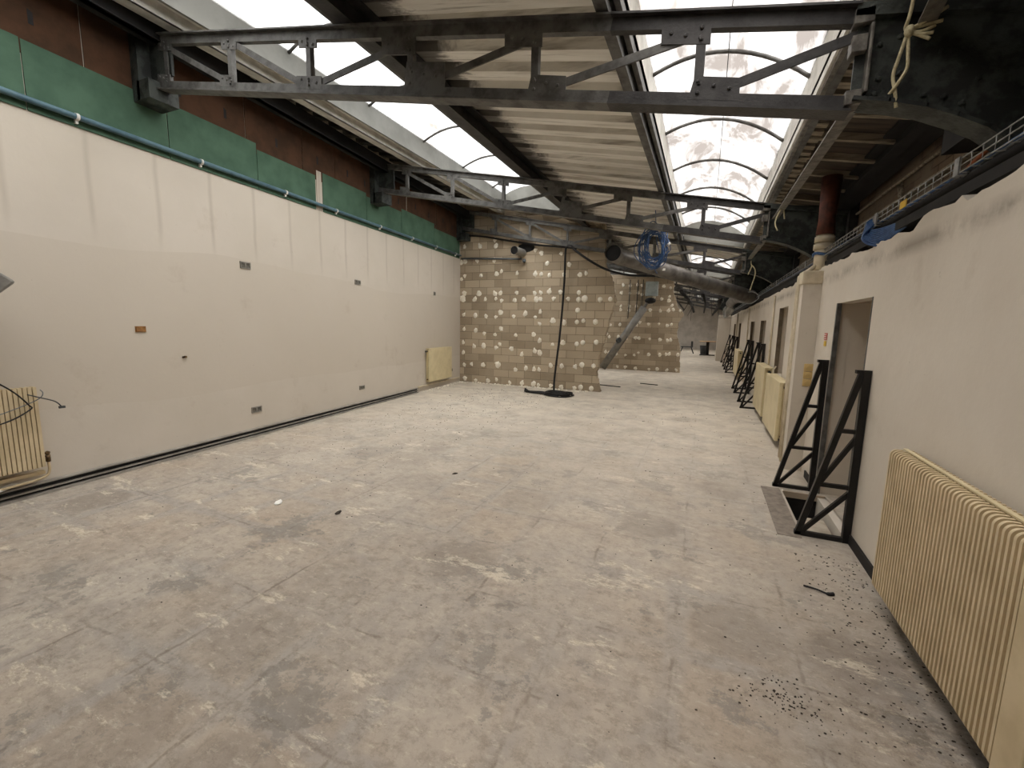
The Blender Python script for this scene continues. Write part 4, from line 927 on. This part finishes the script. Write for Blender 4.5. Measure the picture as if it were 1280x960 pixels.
# tangle of services under the far ceiling
for k in range(14):
    x = rnd.uniform(-2.2, .8); y = rnd.uniform(18, 30); z = rnd.uniform(2.5, 2.9)
    tag(MB().tube(catmull([(x, y, D(x) + .1), (x + .02, y, D(x) - .2), (x + .05, y, z), (x + rnd.uniform(-.2, .2), y, z - rnd.uniform(.2, .7))], 5), .012, 5).build('dangling_wire', M['black']), 'thin black wire dangling from the far ceiling', 'wire', 'wires dangling from far ceiling')
for k, (x, z) in enumerate(((-1.6, 3.05), (-.9, 2.9), (-.2, 2.85), (.4, 2.7))):
    tag(MB().tube([(x, 17.2, z), (x + .1, 24, z), (x, YF - .2, z - .1)], .05 + .02 * (k % 2), 10).build('service_pipe', M['soot_and_shade']), ('leftmost', 'second from left', 'third from left', 'rightmost')[k] + ' of the sooty pipes under the far corridor ceiling', 'pipe', 'pipes under the far ceiling')
fe = empty('flexible_duct', 'crumpled silver flexible duct dropping to the far wall tray', 'duct', (.95, 13.0, 0))
MB().tube(catmull([(.05, 0, 2.45), (.0, 1.5, 2.5), (-.15, 3, 2.55), (-.2, 5, 2.5)], 10), [.13 + .02 * (i % 2) for i in range(31)], 14).build('shell', M['duct'], fe)
for k in range(3):
    MB().tube(catmull([(-.2, 5, 2.4), (-.25 + .1 * k, 6, 2.3), (-.2, 7 + k, 2.1), (-.25, 7.2 + k, 2.5)], 6), .05, 8).build('loose_sleeve', M['wire'], fe)

# ------------------------------------------------------------------ far end furniture
tb = empty('pedestal_table', 'small pedestal table with a pale wooden top at the far end', 'table', (.18, 28.6, 0))
MB().tube([(0, 0, .8), (0, 0, .84)], .46, 24).build('tabletop', M['wood'], tb)
MB().tube([(0, 0, .02), (0, 0, .8)], .09, 12).build('column', M['black'], tb)
MB().box2((-.42, -.2, 0), (.42, .2, .04)).build('base', M['black'], tb, bevel=.01)
bn = empty('waste_bin', 'dark grey lidded bin standing behind the pedestal table', 'bin', (.0, 29.6, 0))
MB().tube([(0, 0, 0), (0, 0, .5)], [.2, .24], 16).build('body', M['bin'], bn); MB().tube([(0, 0, .5), (0, 0, .54)], .26, 16).build('lid', M['bin'], bn)
ch = empty('stool', 'small dark stool with splayed legs beside the rear partition', 'stool', (-1.0, 29.8, 0))
MB().box((0, 0, .42), (.7, .5, .05)).build('seat', M['bin'], ch, bevel=.01)
for sx in (-1, 1):
    for sy in (-1, 1): MB().tube([(sx * .24, sy * .18, .42), (sx * .4, sy * .24, 0)], .025, 6).build('leg', M['black'], ch)
MB().box((.28, .22, .6), (.12, .06, .34)).build('backrest', M['bin'], ch)
MB().box2((.55, 24.0, 0), (1.1, 24.6, 2.25)).build('trim_7', M['right'], kind='structure')

# ------------------------------------------------------------------ loose things on the floor and at the left edge
o = empty('metal_housing', 'grey angular metal housing jutting in at left edge of the picture', 'housing', (wall_x(1.5) + .06, 1.5, 1.85))
MB().poly([(.0, -.6, .25), (.28, -.6, .25), (.3, .0, .16), (.29, .15, .0), (.26, .1, -.08), (.25, -.6, -.42), (0, -.6, -.3)][:2] + [(.3, -.05, .17), (.3, .16, .01), (.3, -.1, -.25), (.28, -.6, -.5), (0, -.6, -.5)], (-.14, 0, 0)).build('cover', M['greypipe'], o, bevel=.02)
MB().box2((-.02, -.5, -.1), (.2, -.3, .1)).build('wall_arm', M['steel'], o)
o = MB().box((0, 0, 0), (.05, .5, .02)).build('plastic_strip', M['white'], loc=on_left(1.36, .125, .1)); tag(o, 'white plastic strip lying on the floor trunking at left', 'strip')
o.rotation_euler = (.1, 0, .35)
tag(MB().tube(catmull([(.68, 3.09, .008), (.74, 3.07, .012), (.8, 3.05, .008), (.83, 3.06, .01)], 5), [.006] * 10 + [.012] * 6, 6).build('cable_offcut', M['black']), 'black cable offcut lying on the floor before the pit', 'offcut')
def chip(name, x, y, s, m, label):
    mb = MB().ball((0, 0, 0), s, 1, (1.4, .8, .25))
    for v in mb.bm.verts: v.co *= 1 + .4 * noise.noise(v.co * 30 + Vector((x, y, 0)))
    o = mb.build(name, M[m], loc=(x, y, s * .15)); o.rotation_euler.z = rnd.uniform(0, 3); tag(o, label, 'debris')
chip('plaster_chip', -3.335, 2.544, .045, 'white', 'flat white plaster chip on the middle of floor')
chip('rubble_lump', -2.72, 2.626, .03, 'debris', 'small dark lump on the floor right of the white chip')
chip('rubble_lump', -2.35, 3.9, .025, 'debris', 'small dark lump further off on the tile joints')
for (x, y, l) in ((-2.4, 11.8, 'longer'), (-1.35, 12.7, 'shorter')):
    o = MB().box((0, 0, .012), (.9 if l == 'longer' else .5, .03, .02)).build('timber_offcut', M['debris'], loc=(x, y, 0)); o.rotation_euler.z = -.25
    tag(o, l + ' dark timber strip on the floor beyond the front partition', 'offcut')
mb = MB()
def crumb(x, y, s): mb.ball((x, y, s * .35), s, 1, (rnd.uniform(.7, 1.6), rnd.uniform(.7, 1.4), .5))
for k in range(1500):
    u = rnd.random()
    if u < .35: x, y = rnd.uniform(-5.2, -3), rnd.uniform(3, 9.8)
    elif u < .6: y = rnd.uniform(1.6, 3.6); x = 1.08 - abs(rnd.gauss(0, .22))
    elif u < .72: x, y = rnd.gauss(.45, .1), rnd.gauss(2.05, .06)
    else: x, y = rnd.uniform(-4.8, .9), rnd.uniform(1.3, 9)
    if PX0 - .05 < x and PY0 - .05 < y < PY1 + .05: continue
    crumb(x, y, rnd.uniform(.001, .0038) * (1 + .2 * y))
o = mb.build('debris', M['debris'], kind='stuff'); tag(o, 'dark crumbs and grit scattered over the floor', 'debris')
mb = MB()
for k in range(160):
    if k < 90: x = rnd.uniform(-6.05, -2.5); y = 10.5 - abs(rnd.gauss(0, .12)); s = rnd.uniform(.01, .03)
    else: y = rnd.uniform(8.4, 10.4); x = wall_x(y) + .06 + abs(rnd.gauss(0, .1)); s = rnd.uniform(.008, .022)
    mb.ball((x, y, s * .4), s, 1, (1.2, 1, .7))
o = mb.build('plaster_crumbs', M['dab'], kind='stuff'); tag(o, 'pale plaster crumbs heaped along the foot of the partition', 'debris')
